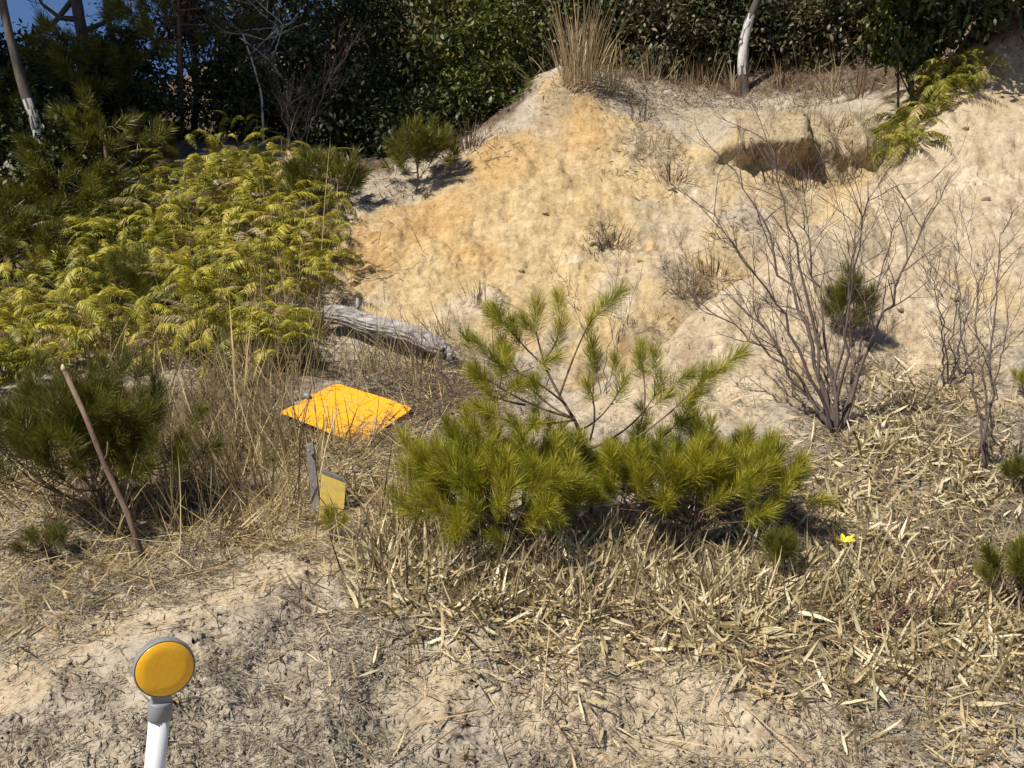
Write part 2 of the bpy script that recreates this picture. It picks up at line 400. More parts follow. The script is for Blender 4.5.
MOULD = [wb(0,120,12.5,2.5), wb(200,120,12.4,1.8), wb(330,140,11.6,1.0), wb(430,120,11.7,1.0), wb(540,70,12.4,1.0), wb(120,250,8.8,1.5), wb(-100,250,8.8,2), wb(280,260,8.6,.8), wb(50,440,5.5,1.0), wb(220,440,5.4,.8), wb(270,370,6.5,.7), wb(420,400,6.1,.45), wb(500,150,10.6,.4), wb(370,180,10.5,.5),
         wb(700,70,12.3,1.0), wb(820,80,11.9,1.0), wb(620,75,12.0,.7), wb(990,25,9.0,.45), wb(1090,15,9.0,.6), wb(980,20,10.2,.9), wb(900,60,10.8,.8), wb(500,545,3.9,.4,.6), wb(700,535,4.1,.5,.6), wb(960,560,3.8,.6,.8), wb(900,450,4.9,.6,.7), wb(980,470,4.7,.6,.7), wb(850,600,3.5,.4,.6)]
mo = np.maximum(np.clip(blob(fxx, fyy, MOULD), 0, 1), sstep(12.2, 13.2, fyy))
for nm, arr in (('mould', mo), ('lichen_shade', li), ('ochre', oc), ('pale', pa), ('bare', ba)):
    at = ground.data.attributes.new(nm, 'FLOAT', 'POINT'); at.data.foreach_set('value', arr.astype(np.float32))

m, t, b = base_mat('soil')
tc = t.nodes.new('ShaderNodeTexCoord'); ob = tc.outputs['Object']
def attr(nm):
    a = t.nodes.new('ShaderNodeAttribute'); a.attribute_name = nm; return a.outputs['Fac']
n1 = noise(t, 1.6, 8, .62, ob, .4); n2 = noise(t, 9, 8, .65, ob); n3 = noise(t, 55, 5, .7, ob); n4 = noise(t, 3.4, 6, .6, ob, .6); n5 = noise(t, 24, 6, .7, ob)
organic = ramp(t, n2, [(.3, (.25, .205, .155)), (.5, (.375, .32, .245)), (.72, (.49, .425, .33))])
sand = ramp(t, n2, [(.28, (.34, .245, .125)), (.5, (.46, .345, .185)), (.72, (.57, .455, .28))])
ochre = ramp(t, n2, [(.28, (.34, .205, .08)), (.55, (.46, .30, .125)), (.75, (.54, .40, .21))])
pale = ramp(t, n2, [(.28, (.33, .255, .165)), (.5, (.45, .365, .25)), (.72, (.56, .475, .35))])
def soft(maskv, lo=.35, hi=.62):
    s_ = math_n(t, 'ADD', maskv, math_n(t, 'MULTIPLY', math_n(t, 'SUBTRACT', n1, .5), 1.3))
    mr = t.nodes.new('ShaderNodeMapRange'); mr.inputs[1].default_value = lo; mr.inputs[2].default_value = hi; mr.interpolation_type = 'SMOOTHSTEP'
    t.links.new(s_, mr.inputs[0]); return mr.outputs[0]
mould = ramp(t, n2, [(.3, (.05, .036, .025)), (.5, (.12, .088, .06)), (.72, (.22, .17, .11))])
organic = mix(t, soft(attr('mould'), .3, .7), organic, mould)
c = mix(t, soft(attr('bare'), .25, .6), organic, sand)
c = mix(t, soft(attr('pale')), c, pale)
c = mix(t, math_n(t, 'MULTIPLY', soft(attr('ochre'), .3, .95), .8), c, ochre)
c = mix(t, math_n(t, 'MULTIPLY', soft(attr('lichen_shade'), .35, .8), .75), c, ramp(t, n5, [(.35, (.17, .135, .09)), (.6, (.36, .30, .20))]))
chalk = ramp(t, n4, [(.58, (0, 0, 0)), (.68, (1, 1, 1))])
c = mix(t, math_n(t, 'MULTIPLY', chalk, math_n(t, 'MULTIPLY', attr('bare'), .55)), c, (.62, .55, .42))
crack = ramp(t, n5, [(.36, (.55, .52, .5)), (.46, (1, 1, 1))])
c = mix(t, .7, c, crack, 'MULTIPLY')
mpv = t.nodes.new('ShaderNodeMapping'); mpv.inputs['Scale'].default_value = (1, .35, .35); mpv.inputs['Rotation'].default_value = (0, 0, .35); t.links.new(ob, mpv.inputs[0])
n6 = noise(t, 7, 5, .6, mpv.outputs[0], .8)
streak = ramp(t, n6, [(.36, (.66, .60, .54)), (.5, (1, 1, 1)), (.7, (1.12, 1.12, 1.14))])
c = mix(t, math_n(t, 'MULTIPLY', attr('bare'), .8), c, mix(t, 1.0, c, streak, 'MULTIPLY'))
grit = ramp(t, n3, [(.3, (.62, .60, .58)), (.5, (1, 1, 1)), (.75, (1.0, 1.0, 1.0))])
c = mix(t, .8, c, grit, 'MULTIPLY')
t.links.new(c, b.inputs['Base Color']); b.inputs['Roughness'].default_value = .95; b.inputs['Specular IOR Level'].default_value = .15
bsum = math_n(t, 'ADD', math_n(t, 'MULTIPLY', n2, .8), math_n(t, 'ADD', math_n(t, 'MULTIPLY', n3, .35), math_n(t, 'MULTIPLY', n5, .6)))
bp = t.nodes.new('ShaderNodeBump'); bp.inputs['Strength'].default_value = .65; bp.inputs['Distance'].default_value = .04
t.links.new(bsum, bp.inputs['Height']); t.links.new(bp.outputs[0], b.inputs['Normal'])
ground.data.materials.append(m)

# height raster of the finished relief
RS = 0.025
rx = np.arange(-12, 12, RS); ry = np.arange(1.0, 20, RS)
RX, RY = np.meshgrid(rx, ry); RH = hfull(RX, RY)
def H(x, y):
    x = np.asarray(x, float); y = np.asarray(y, float)
    i = np.clip((x + 12) / RS, 0, len(rx) - 2.001); j = np.clip((y - 1) / RS, 0, len(ry) - 2.001)
    i0 = i.astype(int); j0 = j.astype(int); a = i - i0; b_ = j - j0
    return (RH[j0, i0] * (1 - a) + RH[j0, i0 + 1] * a) * (1 - b_) + (RH[j0 + 1, i0] * (1 - a) + RH[j0 + 1, i0 + 1] * a) * b_
def normal(x, y, e=.06):
    nx = -(H(x + e, y) - H(x - e, y)) / (2 * e); ny = -(H(x, y + e) - H(x, y - e)) / (2 * e)
    N = np.stack([nx, ny, np.ones_like(nx)], -1); return N / np.linalg.norm(N, axis=-1)[..., None]
def hit(px, py):
    d = np.arange(1.9, 18, .01)
    u = (px - 512) / F_PX; v = (384 - py) / F_PX
    k = d / (CP - v * SP)
    x = u * k; z = CAM_Z + (SP + v * CP) * k
    below = z < H(x, d)
    i = int(np.argmax(below)) if below.any() else len(d) - 1
    return np.array([x[i], d[i], float(H(x[i], d[i]))])
def on(x, y, dz=0): return np.array([x, y, float(H(x, y)) + dz])

# ---------------------------------------------------------------- strips: blades, leaves, needles
def strips(Pn, D, Nn, L, Wd, bend, prof=((0, .35), (.35, 1), (.75, .65), (1, 0)), twist=None):
    """Pn origins, D unit directions, Nn unit normals; returns V, Q, T arrays"""
    mN = len(Pn); S = np.cross(D, Nn); S /= np.linalg.norm(S, axis=1)[:, None] + 1e-9
    N2 = np.cross(S, D)
    rows = []
    for k, (tt, ww) in enumerate(prof):
        c = Pn + D * (L * tt)[:, None] + N2 * (bend * tt * tt)[:, None]
        if ww > 0:
            rows.append(c - S * (Wd * ww / 2)[:, None]); rows.append(c + S * (Wd * ww / 2)[:, None])
        else: rows.append(c)
    V = np.stack(rows, 1); nv = V.shape[1]
    qs = [[2 * k, 2 * k + 1, 2 * k + 3, 2 * k + 2] for k in range(len(prof) - 2)]
    o = np.arange(mN)[:, None, None] * nv
    Q = (o + np.array(qs)[None]).reshape(-1, 4) if qs else np.zeros((0, 4), int)
    l = 2 * (len(prof) - 2)
    T = (o + np.array([[[l, l + 1, l + 2]]])).reshape(-1, 3)
    return V.reshape(-1, 3), Q, T

def dens(px, py, blobs):
    m = np.zeros_like(px)
    for cx, cy, ax, ay, wt in blobs:
        m = np.maximum(m, wt * np.exp(-(((px - cx) / ax) ** 2 + ((py - cy) / ay) ** 2) ** 1.5))
    return m

CLEAR = [(290, 575, 45, 20, .97), (230, 603, 60, 22, .97), (155, 636, 70, 22, .97), (90, 655, 45, 18, .97), (30, 700, 55, 28, .93), (640, 700, 110, 34, .75), (770, 738, 90, 30, .75), (420, 705, 60, 32, .7), (530, 745, 60, 20, .6)]
def scatter(n, blobs, y0=2.1, y1=12.8, seed=0, clump=0.6, cs=3.0):
    r = np.random.default_rng(seed)
    y = np.sqrt(r.random(n) * (y1 ** 2 - y0 ** 2) + y0 ** 2)
    x = (r.random(n) * 2 - 1) * (.66 * y + .3)
    z = H(x, y); px, py = project(np.stack([x, y, z], -1))
    px = np.clip(px, -30, 1054); py = np.clip(py, 0, 790)
    clr = dens(px, py, CLEAR)
    p = dens(px, py, blobs) * (1 - clr) * np.clip(1 + clump * 1.6 * fbm(x * cs, y * cs, 3, seed + 5), .05, 2)
    k = r.random(n) < p
    return x[k], y[k], z[k]

def litter(name, n, blobs, Lr, Wr, pitch, bendr, mat, label, cat, seed, prof=None, lift=.004, clump=.6, cs=3.0, y0=2.1, y1=12.8):
    x, y, z = scatter(n, blobs, y0, y1, seed, clump, cs)
    r = np.random.default_rng(seed + 99); k = len(x)
    N = normal(x, y); az = r.random(k) * 2 * np.pi
    T = np.stack([np.cos(az), np.sin(az), np.zeros(k)], -1)
    T -= N * (T * N).sum(-1)[:, None]; T /= np.linalg.norm(T, axis=1)[:, None]
    pt = np.abs(r.normal(pitch[0], pitch[1], k)); pt = np.clip(pt, 0, 1.5)
    D = T * np.cos(pt)[:, None] + N * np.sin(pt)[:, None]
    Nn = N + .8 * r.normal(size=(k, 3)); Nn -= D * (Nn * D).sum(-1)[:, None]; Nn /= np.linalg.norm(Nn, axis=1)[:, None]
    L = r.uniform(*Lr, k); Wd = r.uniform(*Wr, k)
    bd = L * r.uniform(*bendr, k) 
    Pn = np.stack([x, y, z + lift + .012 * r.random(k)], -1)
    V, Q, T_ = strips(Pn, D, Nn, L, Wd, bd, prof or ((0, .35), (.35, 1), (.75, .65), (1, 0)))
    o = mk(name, V, Q, T_, mat)
    print(name, k)
    return tag(o, label, cat, kind='stuff')

# ---------------------------------------------------------------- pines
def tuft_mesh(name, n, L, shoot, mat, seed, wd=.0021, spread=(.35, 1.15)):
    r = np.random.default_rng(seed)
    tt = r.random(n) ** .8
    az = r.random(n) * 2 * np.pi
    ang = spread[1] - (spread[1] - spread[0]) * tt + .12 * r.normal(size=n)
    D = np.stack([np.sin(ang) * np.cos(az), np.sin(ang) * np.sin(az), np.cos(ang)], -1)
    Pn = np.stack([.004 * np.cos(az), .004 * np.sin(az), tt * shoot], -1)
    Nn = r.normal(size=(n, 3)); Nn -= D * (Nn * D).sum(-1)[:, None]; Nn /= np.linalg.norm(Nn, axis=1)[:, None]
    Ln = L * r.uniform(.75, 1.1, n)
    V, Q, T = strips(Pn, D, Nn, Ln, np.full(n, wd), Ln * r.normal(0, .14, n), ((0, .8), (.5, 1), (1, 0)))
    return mk(name, V, Q, T, mat, link=False)
TUFT = [tuft_mesh('needle_tuft', 270, .105, .14, M['needle'], 100 + k, wd=.0018) for k in range(5)]
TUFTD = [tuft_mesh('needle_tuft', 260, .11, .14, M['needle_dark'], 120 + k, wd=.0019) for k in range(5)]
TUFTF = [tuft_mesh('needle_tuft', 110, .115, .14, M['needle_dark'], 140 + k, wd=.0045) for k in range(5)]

def put_tufts(root, base, shoots, variants):
    for (p, d, sc) in shoots:
        o = bpy.data.objects.new('needle_tuft', random.choice(variants)); COL.objects.link(o); o.parent = root
        o.location = Vector(p) - Vector(base)
        o.rotation_mode = 'QUATERNION'
        o.rotation_quaternion = Vector(d).normalized().to_track_quat('Z', 'Y') @ Quaternion((0, 0, 1), random.random() * 6.28)
        o.scale = (sc, sc, sc)

def pine_bush(name, label, base, centre, rad, n, variants, sc=(.8, 1.15), cat='pine', group=None, up=.55, hollow=.35, trunk_r=.012, extra=None):
    """low bushy pine: shoots fill an ellipsoid and point up and outward"""
    base = np.asarray(base, float); centre = np.asarray(centre, float); rad = np.asarray(rad, float)
    root = empty(name, base, label, cat, group)
    mb = MB(); mid = base + (centre - base) * .6
    tr = bez(base - [0, 0, .05], base + (mid - base) * .5 + [.02, 0, 0], mid, 7)
    mb.tube(tr, np.linspace(trunk_r, trunk_r * .6, 7), 6)
    mb.build('stem', M['pinebark'], root, base)
    shoots = []; nb = max(5, n // 9); br = MB()
    whorl = []
    for k in range(nb):
        v = rng.normal(size=3); v /= np.linalg.norm(v); v[2] = abs(v[2]) * .9 - .35
        e = centre + v * rad * rng.uniform(.55, .85)
        a = tr[rng.integers(3, 7)]
        pts = bez(a, (a + e) / 2 - [0, 0, .15 * rad[2]], e, 7)
        br.tube(pts, np.linspace(trunk_r * .5, trunk_r * .2, 7), 4); whorl.append(pts)
    for k in range(n):
        v = rng.normal(size=3); v /= np.linalg.norm(v)
        if v[2] < -.45: v[2] *= -.5
        rr = hollow + (1 - hollow) * rng.random() ** .6
        lump = (1 + .25 * math.sin(3.1 * math.atan2(v[1], v[0]) + centre[0] * 5)) * rng.uniform(.82, 1.2)
        p = centre + v * rad * min(rr * lump, 1.12)
        g = float(H(p[0], p[1])) + .04
        if p[2] < g: p[2] = g + .05 * rng.random()
        pts = whorl[np.argmin([np.linalg.norm(q[-1] - p) for q in whorl])]
        a = pts[rng.integers(3, 7)]
        br.tube(bez(a, (a + p) / 2 - [0, 0, .03], p, 4), np.linspace(trunk_r * .3, trunk_r * .22, 4), 3, False)
        d = v * (1 - up) + np.array([0, 0, up]) + .22 * rng.normal(size=3)
        shoots.append((p, d, rng.uniform(*sc)))
    br.build('branches', M['pinebark'], root, base)
    put_tufts(root, base, shoots, variants)
    return root

# ---------------------------------------------------------------- the amber delineator at the road edge
rc = P(164.5, 668, 1.6)
gz = 0.0
root = empty('delineator_post', (rc[0] - .012, rc[1], gz), 'white roadside delineator post with a round amber reflector in grey housing', 'road delineator')
b0 = np.array([rc[0] - .012, rc[1], 0.0])
fw = Vector((.56, -1, -.03)).normalized()               # where the reflector looks
rt = Vector((0, 0, 1)).cross(-fw).normalized() * -1
up = fw.cross(rt).normalized()
if up.z < 0: up = -up
def ring_lathe(prof, nseg=64):
    """profile of (radius, depth along fw)"""
    V = []; Q = []
    for (r_, h) in prof:
        for k in range(nseg):
            a = k / nseg * 2 * math.pi
            v = Vector(rc) + rt * (r_ * math.cos(a)) + up * (r_ * math.sin(a)) + fw * h
            V.append(v)
    for i in range(len(prof) - 1):
        for k in range(nseg):
            k2 = (k + 1) % nseg
            Q.append([i * nseg + k, i * nseg + k2, (i + 1) * nseg + k2, (i + 1) * nseg + k])
    return np.array(V), Q
Rr = .0535
V, Q = ring_lathe([(.0005, -.022), (Rr * .86, -.022), (Rr * .97, -.018), (Rr, -.010), (Rr, .004), (Rr * .985, .006), (Rr * .955, .006), (Rr * .95, .002), (.001, .002)])
mb = MB(); mb.add(V, Q); housing = mb.build('reflector_housing', M['plastic'], root, b0)
V, Q = ring_lathe([(Rr * .935, .0025), (Rr * .935, .0065), (Rr * .915, .0075), (Rr * .6, .0078), (Rr * .3, .0080), (.0005, .0080)])
mb = MB(); mb.add(V, Q); mb.build('reflector_lens', M['lens'], root, b0)
ax = Vector((.105, .02, 1)).normalized()                  # the post leans a little
topc = Vector(rc) - fw * -.0 - up * (Rr * .98) - Vector(fw) * .006 + Vector((-.006, 0, 0))
def axis_pt(s_): return np.array(topc + ax * s_)
mb = MB()   # neck wedge and sleeve
def boxy(c0, c1, wx, wy):
    V = []
    for c_, k in ((c0, 1.0), (c1, .92)):
        for sx, sy in ((-1, -1), (1, -1), (1, 1), (-1, 1)):
            V.append(np.array(c_) + np.array(rt) * wx * sx * k + np.array(fw) * wy * sy * k)
    return V, [[0, 1, 2, 3], [7, 6, 5, 4], [0, 4, 5, 1], [1, 5, 6, 2], [2, 6, 7, 3], [3, 7, 4, 0]]
mb.add(*boxy(axis_pt(-.018), axis_pt(.012), .0165, .0125))
mb.build('neck', M['plastic'], root, b0, smooth=False)
mb = MB(); mb.tube([axis_pt(-.012), axis_pt(-.0125), axis_pt(-.016), axis_pt(-.045), axis_pt(-.046)], [.0195, .0205, .0215, .0215, .0205], 32)
mb.build('sleeve', M['plastic'], root, b0)
L = (axis_pt(-.03)[2] + .12) / ax.z
mb = MB(); mb.tube([axis_pt(-.03), axis_pt(-.2), axis_pt(-.03 - L * .6), axis_pt(-.03 - L)], .0185, 32)
mb.build('post', M['white'], root, b0)

# ---------------------------------------------------------------- fallen orange sign, its post, the yellow marker
sc_ = hit(348, 418); yaw = R(-35.5); tilt = R(24)
hx, hy, th = .335, .25, .004
ex = Vector((math.cos(yaw), math.sin(yaw), 0)); ey = Vector((-math.sin(yaw), math.cos(yaw), 0))
rot = Matrix.Rotation(tilt, 3, 'X')
ex = rot @ ex; ey = rot @ ey; ez = ex.cross(ey)
cs_ = Vector([float(q) for q in P(346, 411, sc_[1])])
root = empty('fallen_sign', cs_, 'orange rectangular sign board lying tilted in dry grass beside the log', 'sign')
nx_, ny_ = 18, 12
V = []; Qf = []
for side in (1, -1):
    for j in range(ny_ + 1):
        for i in range(nx_ + 1):
            a = (i / nx_ * 2 - 1); b_ = (j / ny_ * 2 - 1)
            cr = .012 * (1 if (abs(a) > .99 and abs(b_) > .99) else 0)
            warp = .010 * a * b_ + .006 * math.sin(a * 2.2 + .5) - .012 * max(0, -a - .75) * 4 * (b_ < 0)
            v = ex * (a * (hx - cr)) + ey * (b_ * (hy - cr)) + ez * (warp + side * th / 2)
            V.append(np.array(v))
nn = (nx_ + 1) * (ny_ + 1)
for j in range(ny_):
    for i in range(nx_):
        q = j * (nx_ + 1) + i
        Qf.append([q, q + 1, q + nx_ + 2, q + nx_ + 1]); Qf.append([nn + q, nn + q + nx_ + 1, nn + q + nx_ + 2, nn + q + 1])
edge = [i for i in range(nx_)] ; per = [(i) for i in range(nx_ + 1)] + [j * (nx_ + 1) + nx_ for j in range(1, ny_ + 1)] + [ny_ * (nx_ + 1) + i for i in range(nx_ - 1, -1, -1)] + [j * (nx_ + 1) for j in range(ny_ - 1, 0, -1)]
for k in range(len(per)):
    a, b_ = per[k], per[(k + 1) % len(per)]; Qf.append([a, nn + a, nn + b_, b_])
mk('board', np.array(V), Qf, None, M['sign'], root)
mb = MB()   # rear stiffening rail with a bracket end showing at the left corner
for oy in (-.1, .1):
    a = ex * (-hx - .03) + ey * oy - ez * .016; b_ = ex * (hx * .9) + ey * oy - ez * .016
    mb.tube([np.array(a), np.array(b_)], .011, 4)
mb.build('rail', M['greypost'], root, smooth=False)
bk = MB(); a = ex * (-hx - .02) + ey * -.01 + ez * .004
bk.tube([np.array(a), np.array(a + ex * .015), np.array(a + ex * .05)], [.018, .022, .014], 8)
bk.build('bracket', M['plastic'], root)

pb = hit(317, 512)
root = empty('grey_stake', pb, 'weathered grey stake standing under the orange sign board', 'stake')
mb = MB(); tp = P(310, 443, pb[1] + .03)
dv = tp - pb
Vb = []
for k, w_ in ((-.25, 1), (0, 1), (.6, .96), (.97, .93), (1.0, .75)):
    c_ = pb + dv * k
    for sx, sy in ((-1, -1), (1, -1), (1, 1), (-1, 1)):
        Vb.append(c_ + np.array([sx * .019 * w_, sy * .016 * w_, .006 * sx * (k > .9)]))
Qb = [[4 * i + k, 4 * i + (k + 1) % 4, 4 * i + 4 + (k + 1) % 4, 4 * i + 4 + k] for i in range(4) for k in range(4)] + [[3, 2, 1, 0], [16, 17, 18, 19]]
mb.add(Vb, Qb); mb.build('shaft', M['greypost'], root, pb, smooth=False)
mb = MB(); c_ = pb + dv * .9 - np.array([0, .03, 0])
mb.tube([c_, c_ - np.array([0, .012, 0]), c_ - np.array([0, .014, 0])], [.009, .009, .004], 8); mb.build('bolt', M['plastic'], root, pb)

mbp = hit(331, 516)
root = empty('yellow_marker_block', mbp, 'faded yellow marker block half buried beside the grey stake', 'marker')
def block(c0, hx_, hy_, z0, z1, bev=.008):
    V = []
    for z_, k in ((z0, 0), (z1 - bev, 0), (z1, bev)):
        for sx, sy in ((-1, -1), (1, -1), (1, 1), (-1, 1)): V.append([sx * (hx_ - k), sy * (hy_ - k), z_ + .02 * sx * -1 * (z_ > 0)])
    return V, [[3, 2, 1, 0], [8, 9, 10, 11]] + [[4 * i + k, 4 * i + (k + 1) % 4, 4 * i + 4 + (k + 1) % 4, 4 * i + 4 + k] for i in range(2) for k in range(4)]
mb = MB(); mb.add(*block(None, .058, .04, -.15, .20)); o = mb.build('body', M['marker'], root, smooth=False)
mb = MB(); mb.add(*block(None, .0605, .0425, .188, .206, .005)); o2 = mb.build('cap', M['greypost'], root, smooth=False)
root.rotation_euler = (R(-6), R(5), R(14))

# ---------------------------------------------------------------- dead log
la = hit(328, 328); lb = hit(446, 362)
la = la + [0, -.05, .115]; lb = lb + [0, -.08, .10]
root = empty('dead_log', (la + lb) / 2 - [0, 0, .07], 'weathered grey dead log lying at the foot of the mound', 'log')
off = np.array(root.location)
ns, sd_ = 80, 44
tl = np.linspace(0, 1, ns); ax_ = la + (lb - la) * tl[:, None]; ax_[:, 2] += .03 * np.sin(tl * 3.0) + .012 * np.sin(tl * 11)
ax_[:, 1] += .03 * np.sin(tl * 4)
dl = (lb - la) / np.linalg.norm(lb - la); n1_ = np.cross(dl, [0, 0, 1]); n1_ /= np.linalg.norm(n1_); n2_ = np.cross(n1_, dl)
tha = np.arange(sd_) / sd_ * 2 * np.pi
TL, TH = np.meshgrid(tl, tha, indexing='ij')
rad = .080 * (1 - .15 * TL) * (1 + .10 * perlin(TH * 3.2 + 5, TL * 3, 71) + .13 * np.abs(perlin(TH * 5.5, TL * 4, 72)) + .05 * perlin(TH * 2, TL * 25, 74) - .13 * (1 - np.minimum(np.abs(perlin(TH * 4.5 + .6 * TL, TL * 2.2 + 7, 77)) * 5, 1)))
rad *= 1 - sstep(.93, 1.0, TL) * (.15 + .55 * (perlin(TH * 2.2, TL * 0 + 3.3, 75) > 0))
sl_ = sstep(.86, 1.0, TL) * .09 * perlin(TH * 3, TL * 0 + 1.3, 76)
V = ax_[:, None] + rad[..., None] * (np.cos(TH)[..., None] * n1_ + np.sin(TH)[..., None] * n2_) + sl_[..., None] * dl
i = np.arange(ns - 1)[:, None] * sd_; j = np.arange(sd_)[None]; j2 = (j + 1) % sd_
Q = np.stack([i + j, i + j2, i + sd_ + j2, i + sd_ + j], -1).reshape(-1, 4)
V = V.reshape(-1, 3); V = np.vstack([V, ax_[0], ax_[-1] - dl * .05]); nn = ns * sd_
T = [[nn, (k + 1) % sd_, k] for k in range(sd_)] + [[nn + 1, nn - sd_ + k, nn - sd_ + (k + 1) % sd_] for k in range(sd_)]
log = mk('trunk', V - off, Q, T, M['log'], root, smooth=False)
mb = MB()
for k in range(9):
    a = k / 9 * 6.28; r_ = .03 + .02 * rng.random()
    st = lb - dl * .07 + r_ * (math.cos(a) * n1_ + math.sin(a) * n2_)
    mb.tube([st, st + dl * .05, st + dl * rng.uniform(.08, .15)], [.012, .009, .001], 4)
mb.build('splinters', M['logend'], root, off, smooth=False)
mb = MB(); sp0 = ax_[20] + n2_ * .05
mb.tube([sp0, sp0 + [.02, 0, .06], sp0 + [.01, .02, .12]], [.022, .017, .012], 7, wob=.1); mb.build('branch_stub', M['log'], root, off)
sp0 = lb + dl * .02
mb = MB(); mb.tube([sp0 + [-.02, -.02, .02], sp0 + [.03, -.06, -.02], sp0 + [.02, -.10, -.08]], [.028, .03, .02], 8, wob=.08); mb.build('broken_end', M['log'], root, off)

# ---------------------------------------------------------------- leaning broken stick at the left
sb = hit(148, 562); stp = P(64, 370, sb[1] + .15)
root = empty('leaning_stick', sb, 'bare brown stick with a pale snapped tip leaning before the left pine', 'stick')
mb = MB(); pts = np.array([sb - [0, 0, .05], sb + (stp - sb) * .25 + [.004, 0, 0], sb + (stp - sb) * .5 + [-.005, 0, 0], sb + (stp - sb) * .75 + [.006, 0, 0], stp])
mb.tube(pts, [.0145, .014, .013, .0125, .011], 9, wob=.06); mb.build('shaft', M['stick'], root, sb)
mb = MB(); dd = (stp - sb) / np.linalg.norm(stp - sb)
mb.tube([stp - dd * .006, stp + dd * .012, stp + dd * .03 + [.004, 0, 0]], [.0118, .0105, .003], 8); mb.build('snapped_tip', M['cutwood'], root, sb)
mb = MB(); q0 = sb + (stp - sb) * .52
mb.tube([q0, q0 + [.02, -.01, .03], q0 + [.03, -.02, .09]], [.006, .005, .003], 5); mb.build('side_twig', M['stick'], root, sb)

# ---------------------------------------------------------------- the pines in the middle
pb_l = hit(505, 552); pb_r = hit(690, 545); pb_c = hit(592, 530)
D0 = pb_c[1]
pine_bush('pine_shrub', 'dense low pine shrub nearest the orange sign, in the middle of the verge', pb_l, P(500, 497, pb_l[1] + .05), (.43, .34, .27), 175, TUFT, (.62, .95))
pine_bush('pine_shrub', 'broad low yellow-green pine shrub right of the middle, before the bare shrub', pb_r, P(690, 492, pb_r[1] + .05), (.55, .36, .22), 175, TUFT, (.62, .95))
# taller open sapling with long bare branches
root = empty('pine_sapling', pb_c, 'taller open pine sapling with long bare branches rising between two low pine shrubs', 'pine')
mb = MB()
def Pd(px, py, dd=0.0): return P(px, py, D0 + dd)
trk = [pb_c - [0, 0, .05], Pd(590, 470), Pd(578, 425, .03), Pd(562, 400, .03), Pd(545, 368, .04), Pd(536, 332, .05)]
t_ = np.linspace(0, 1, len(trk)); tf = np.linspace(0, 1, 24)
trs = np.stack([np.interp(tf, t_, np.array(trk)[:, k]) for k in range(3)], -1)
for _ in range(2): trs[1:-1] = (trs[:-2] + 2 * trs[1:-1] + trs[2:]) / 4
mb.tube(trs, np.linspace(.012, .004, 24), 6); mb.build('stem', M['pinebark'], root, pb_c)
shoots = []
spec = [((572, 418), (520, 405), (478, 372), -.05), ((572, 418), (530, 400), (502, 345), .1), ((566, 405), (540, 380), (500, 365), -.15),
        ((560, 395), (575, 350), (590, 322), .12), ((545, 362), (555, 345), (560, 332), -.05), ((550, 370), (525, 350), (515, 335), .1),
        ((580, 430), (605, 420), (622, 385), .1), ((588, 450), (640, 430), (660, 385), .05), ((590, 460), (650, 440), (704, 378), -.1),
        ((640, 425), (650, 395), (640, 360), .1), ((590, 440), (600, 410), (588, 385), -.12), ((525, 405), (500, 400), (490, 395), -.1),
        ((590, 470), (660, 455), (690, 405), .15), ((575, 420), (550, 425), (515, 425), -.2)]
br = MB()
for (a, m_, e, dd) in spec:
    A_, M_, E_ = Pd(*a), Pd(*m_, dd * .6), Pd(*e, dd)
    pts = bez(A_, M_, E_, 9); br.tube(pts, np.linspace(.0058, .0025, 9), 5)
    d = pts[-1] - pts[-3]; d /= np.linalg.norm(d); d = d * .6 + np.array([0, 0, .5])
    shoots.append((pts[-1] - d * .09, d, rng.uniform(.7, .95)))
    for q in range(rng.integers(1, 4)):
        k = rng.integers(5, 9); dv = d + .75 * rng.normal(size=3) * [1, .8, .4]
        p2 = pts[k] + .07 * dv / np.linalg.norm(dv); br.tube([pts[k], p2], [.003, .0025], 4)
        shoots.append((p2, dv, rng.uniform(.7, .95)))
br.build('branches', M['pinebark'], root, pb_c)
shoots.append((trs[-1], np.array([0, 0, 1.]), .95)); shoots.append((trs[-2], np.array([-.6, 0, .8]), .8))
put_tufts(root, pb_c, shoots, TUFT)

# other pines
def bush_at(px, py, lab, rpx, n, variants, name='pine_seedling', cx=0, cyp=None, sc=(.7, 1.0), group=None, depth_r=None, **kw):
    bs = hit(px, py); d = bs[1]; k = d / F_PX
    c_ = P(px + cx, cyp if cyp is not None else py - rpx[1], d + .02)
    return pine_bush(name, lab, bs, c_, (rpx[0] * k, (depth_r or rpx[0] * .8) * k, rpx[1] * k), n, variants, sc, group=group, **kw)
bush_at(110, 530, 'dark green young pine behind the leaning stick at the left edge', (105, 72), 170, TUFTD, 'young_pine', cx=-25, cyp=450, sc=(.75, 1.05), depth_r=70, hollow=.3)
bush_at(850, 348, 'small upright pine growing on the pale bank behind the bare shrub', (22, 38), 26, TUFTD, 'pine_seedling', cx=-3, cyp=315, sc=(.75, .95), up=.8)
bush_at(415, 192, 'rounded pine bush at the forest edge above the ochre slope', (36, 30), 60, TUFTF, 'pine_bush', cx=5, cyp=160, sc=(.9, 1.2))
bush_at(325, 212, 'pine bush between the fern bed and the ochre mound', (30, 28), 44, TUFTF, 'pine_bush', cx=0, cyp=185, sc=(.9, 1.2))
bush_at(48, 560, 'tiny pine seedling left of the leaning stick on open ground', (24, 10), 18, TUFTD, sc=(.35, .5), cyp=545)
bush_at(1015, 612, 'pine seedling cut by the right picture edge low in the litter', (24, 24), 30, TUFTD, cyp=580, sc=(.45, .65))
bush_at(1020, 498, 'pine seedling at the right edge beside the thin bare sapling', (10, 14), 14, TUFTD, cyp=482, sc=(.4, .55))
bush_at(1024, 402, 'uppermost pine seedling at the right edge on the pale bank', (9, 10), 10, TUFT, cyp=388, sc=(.4, .55))
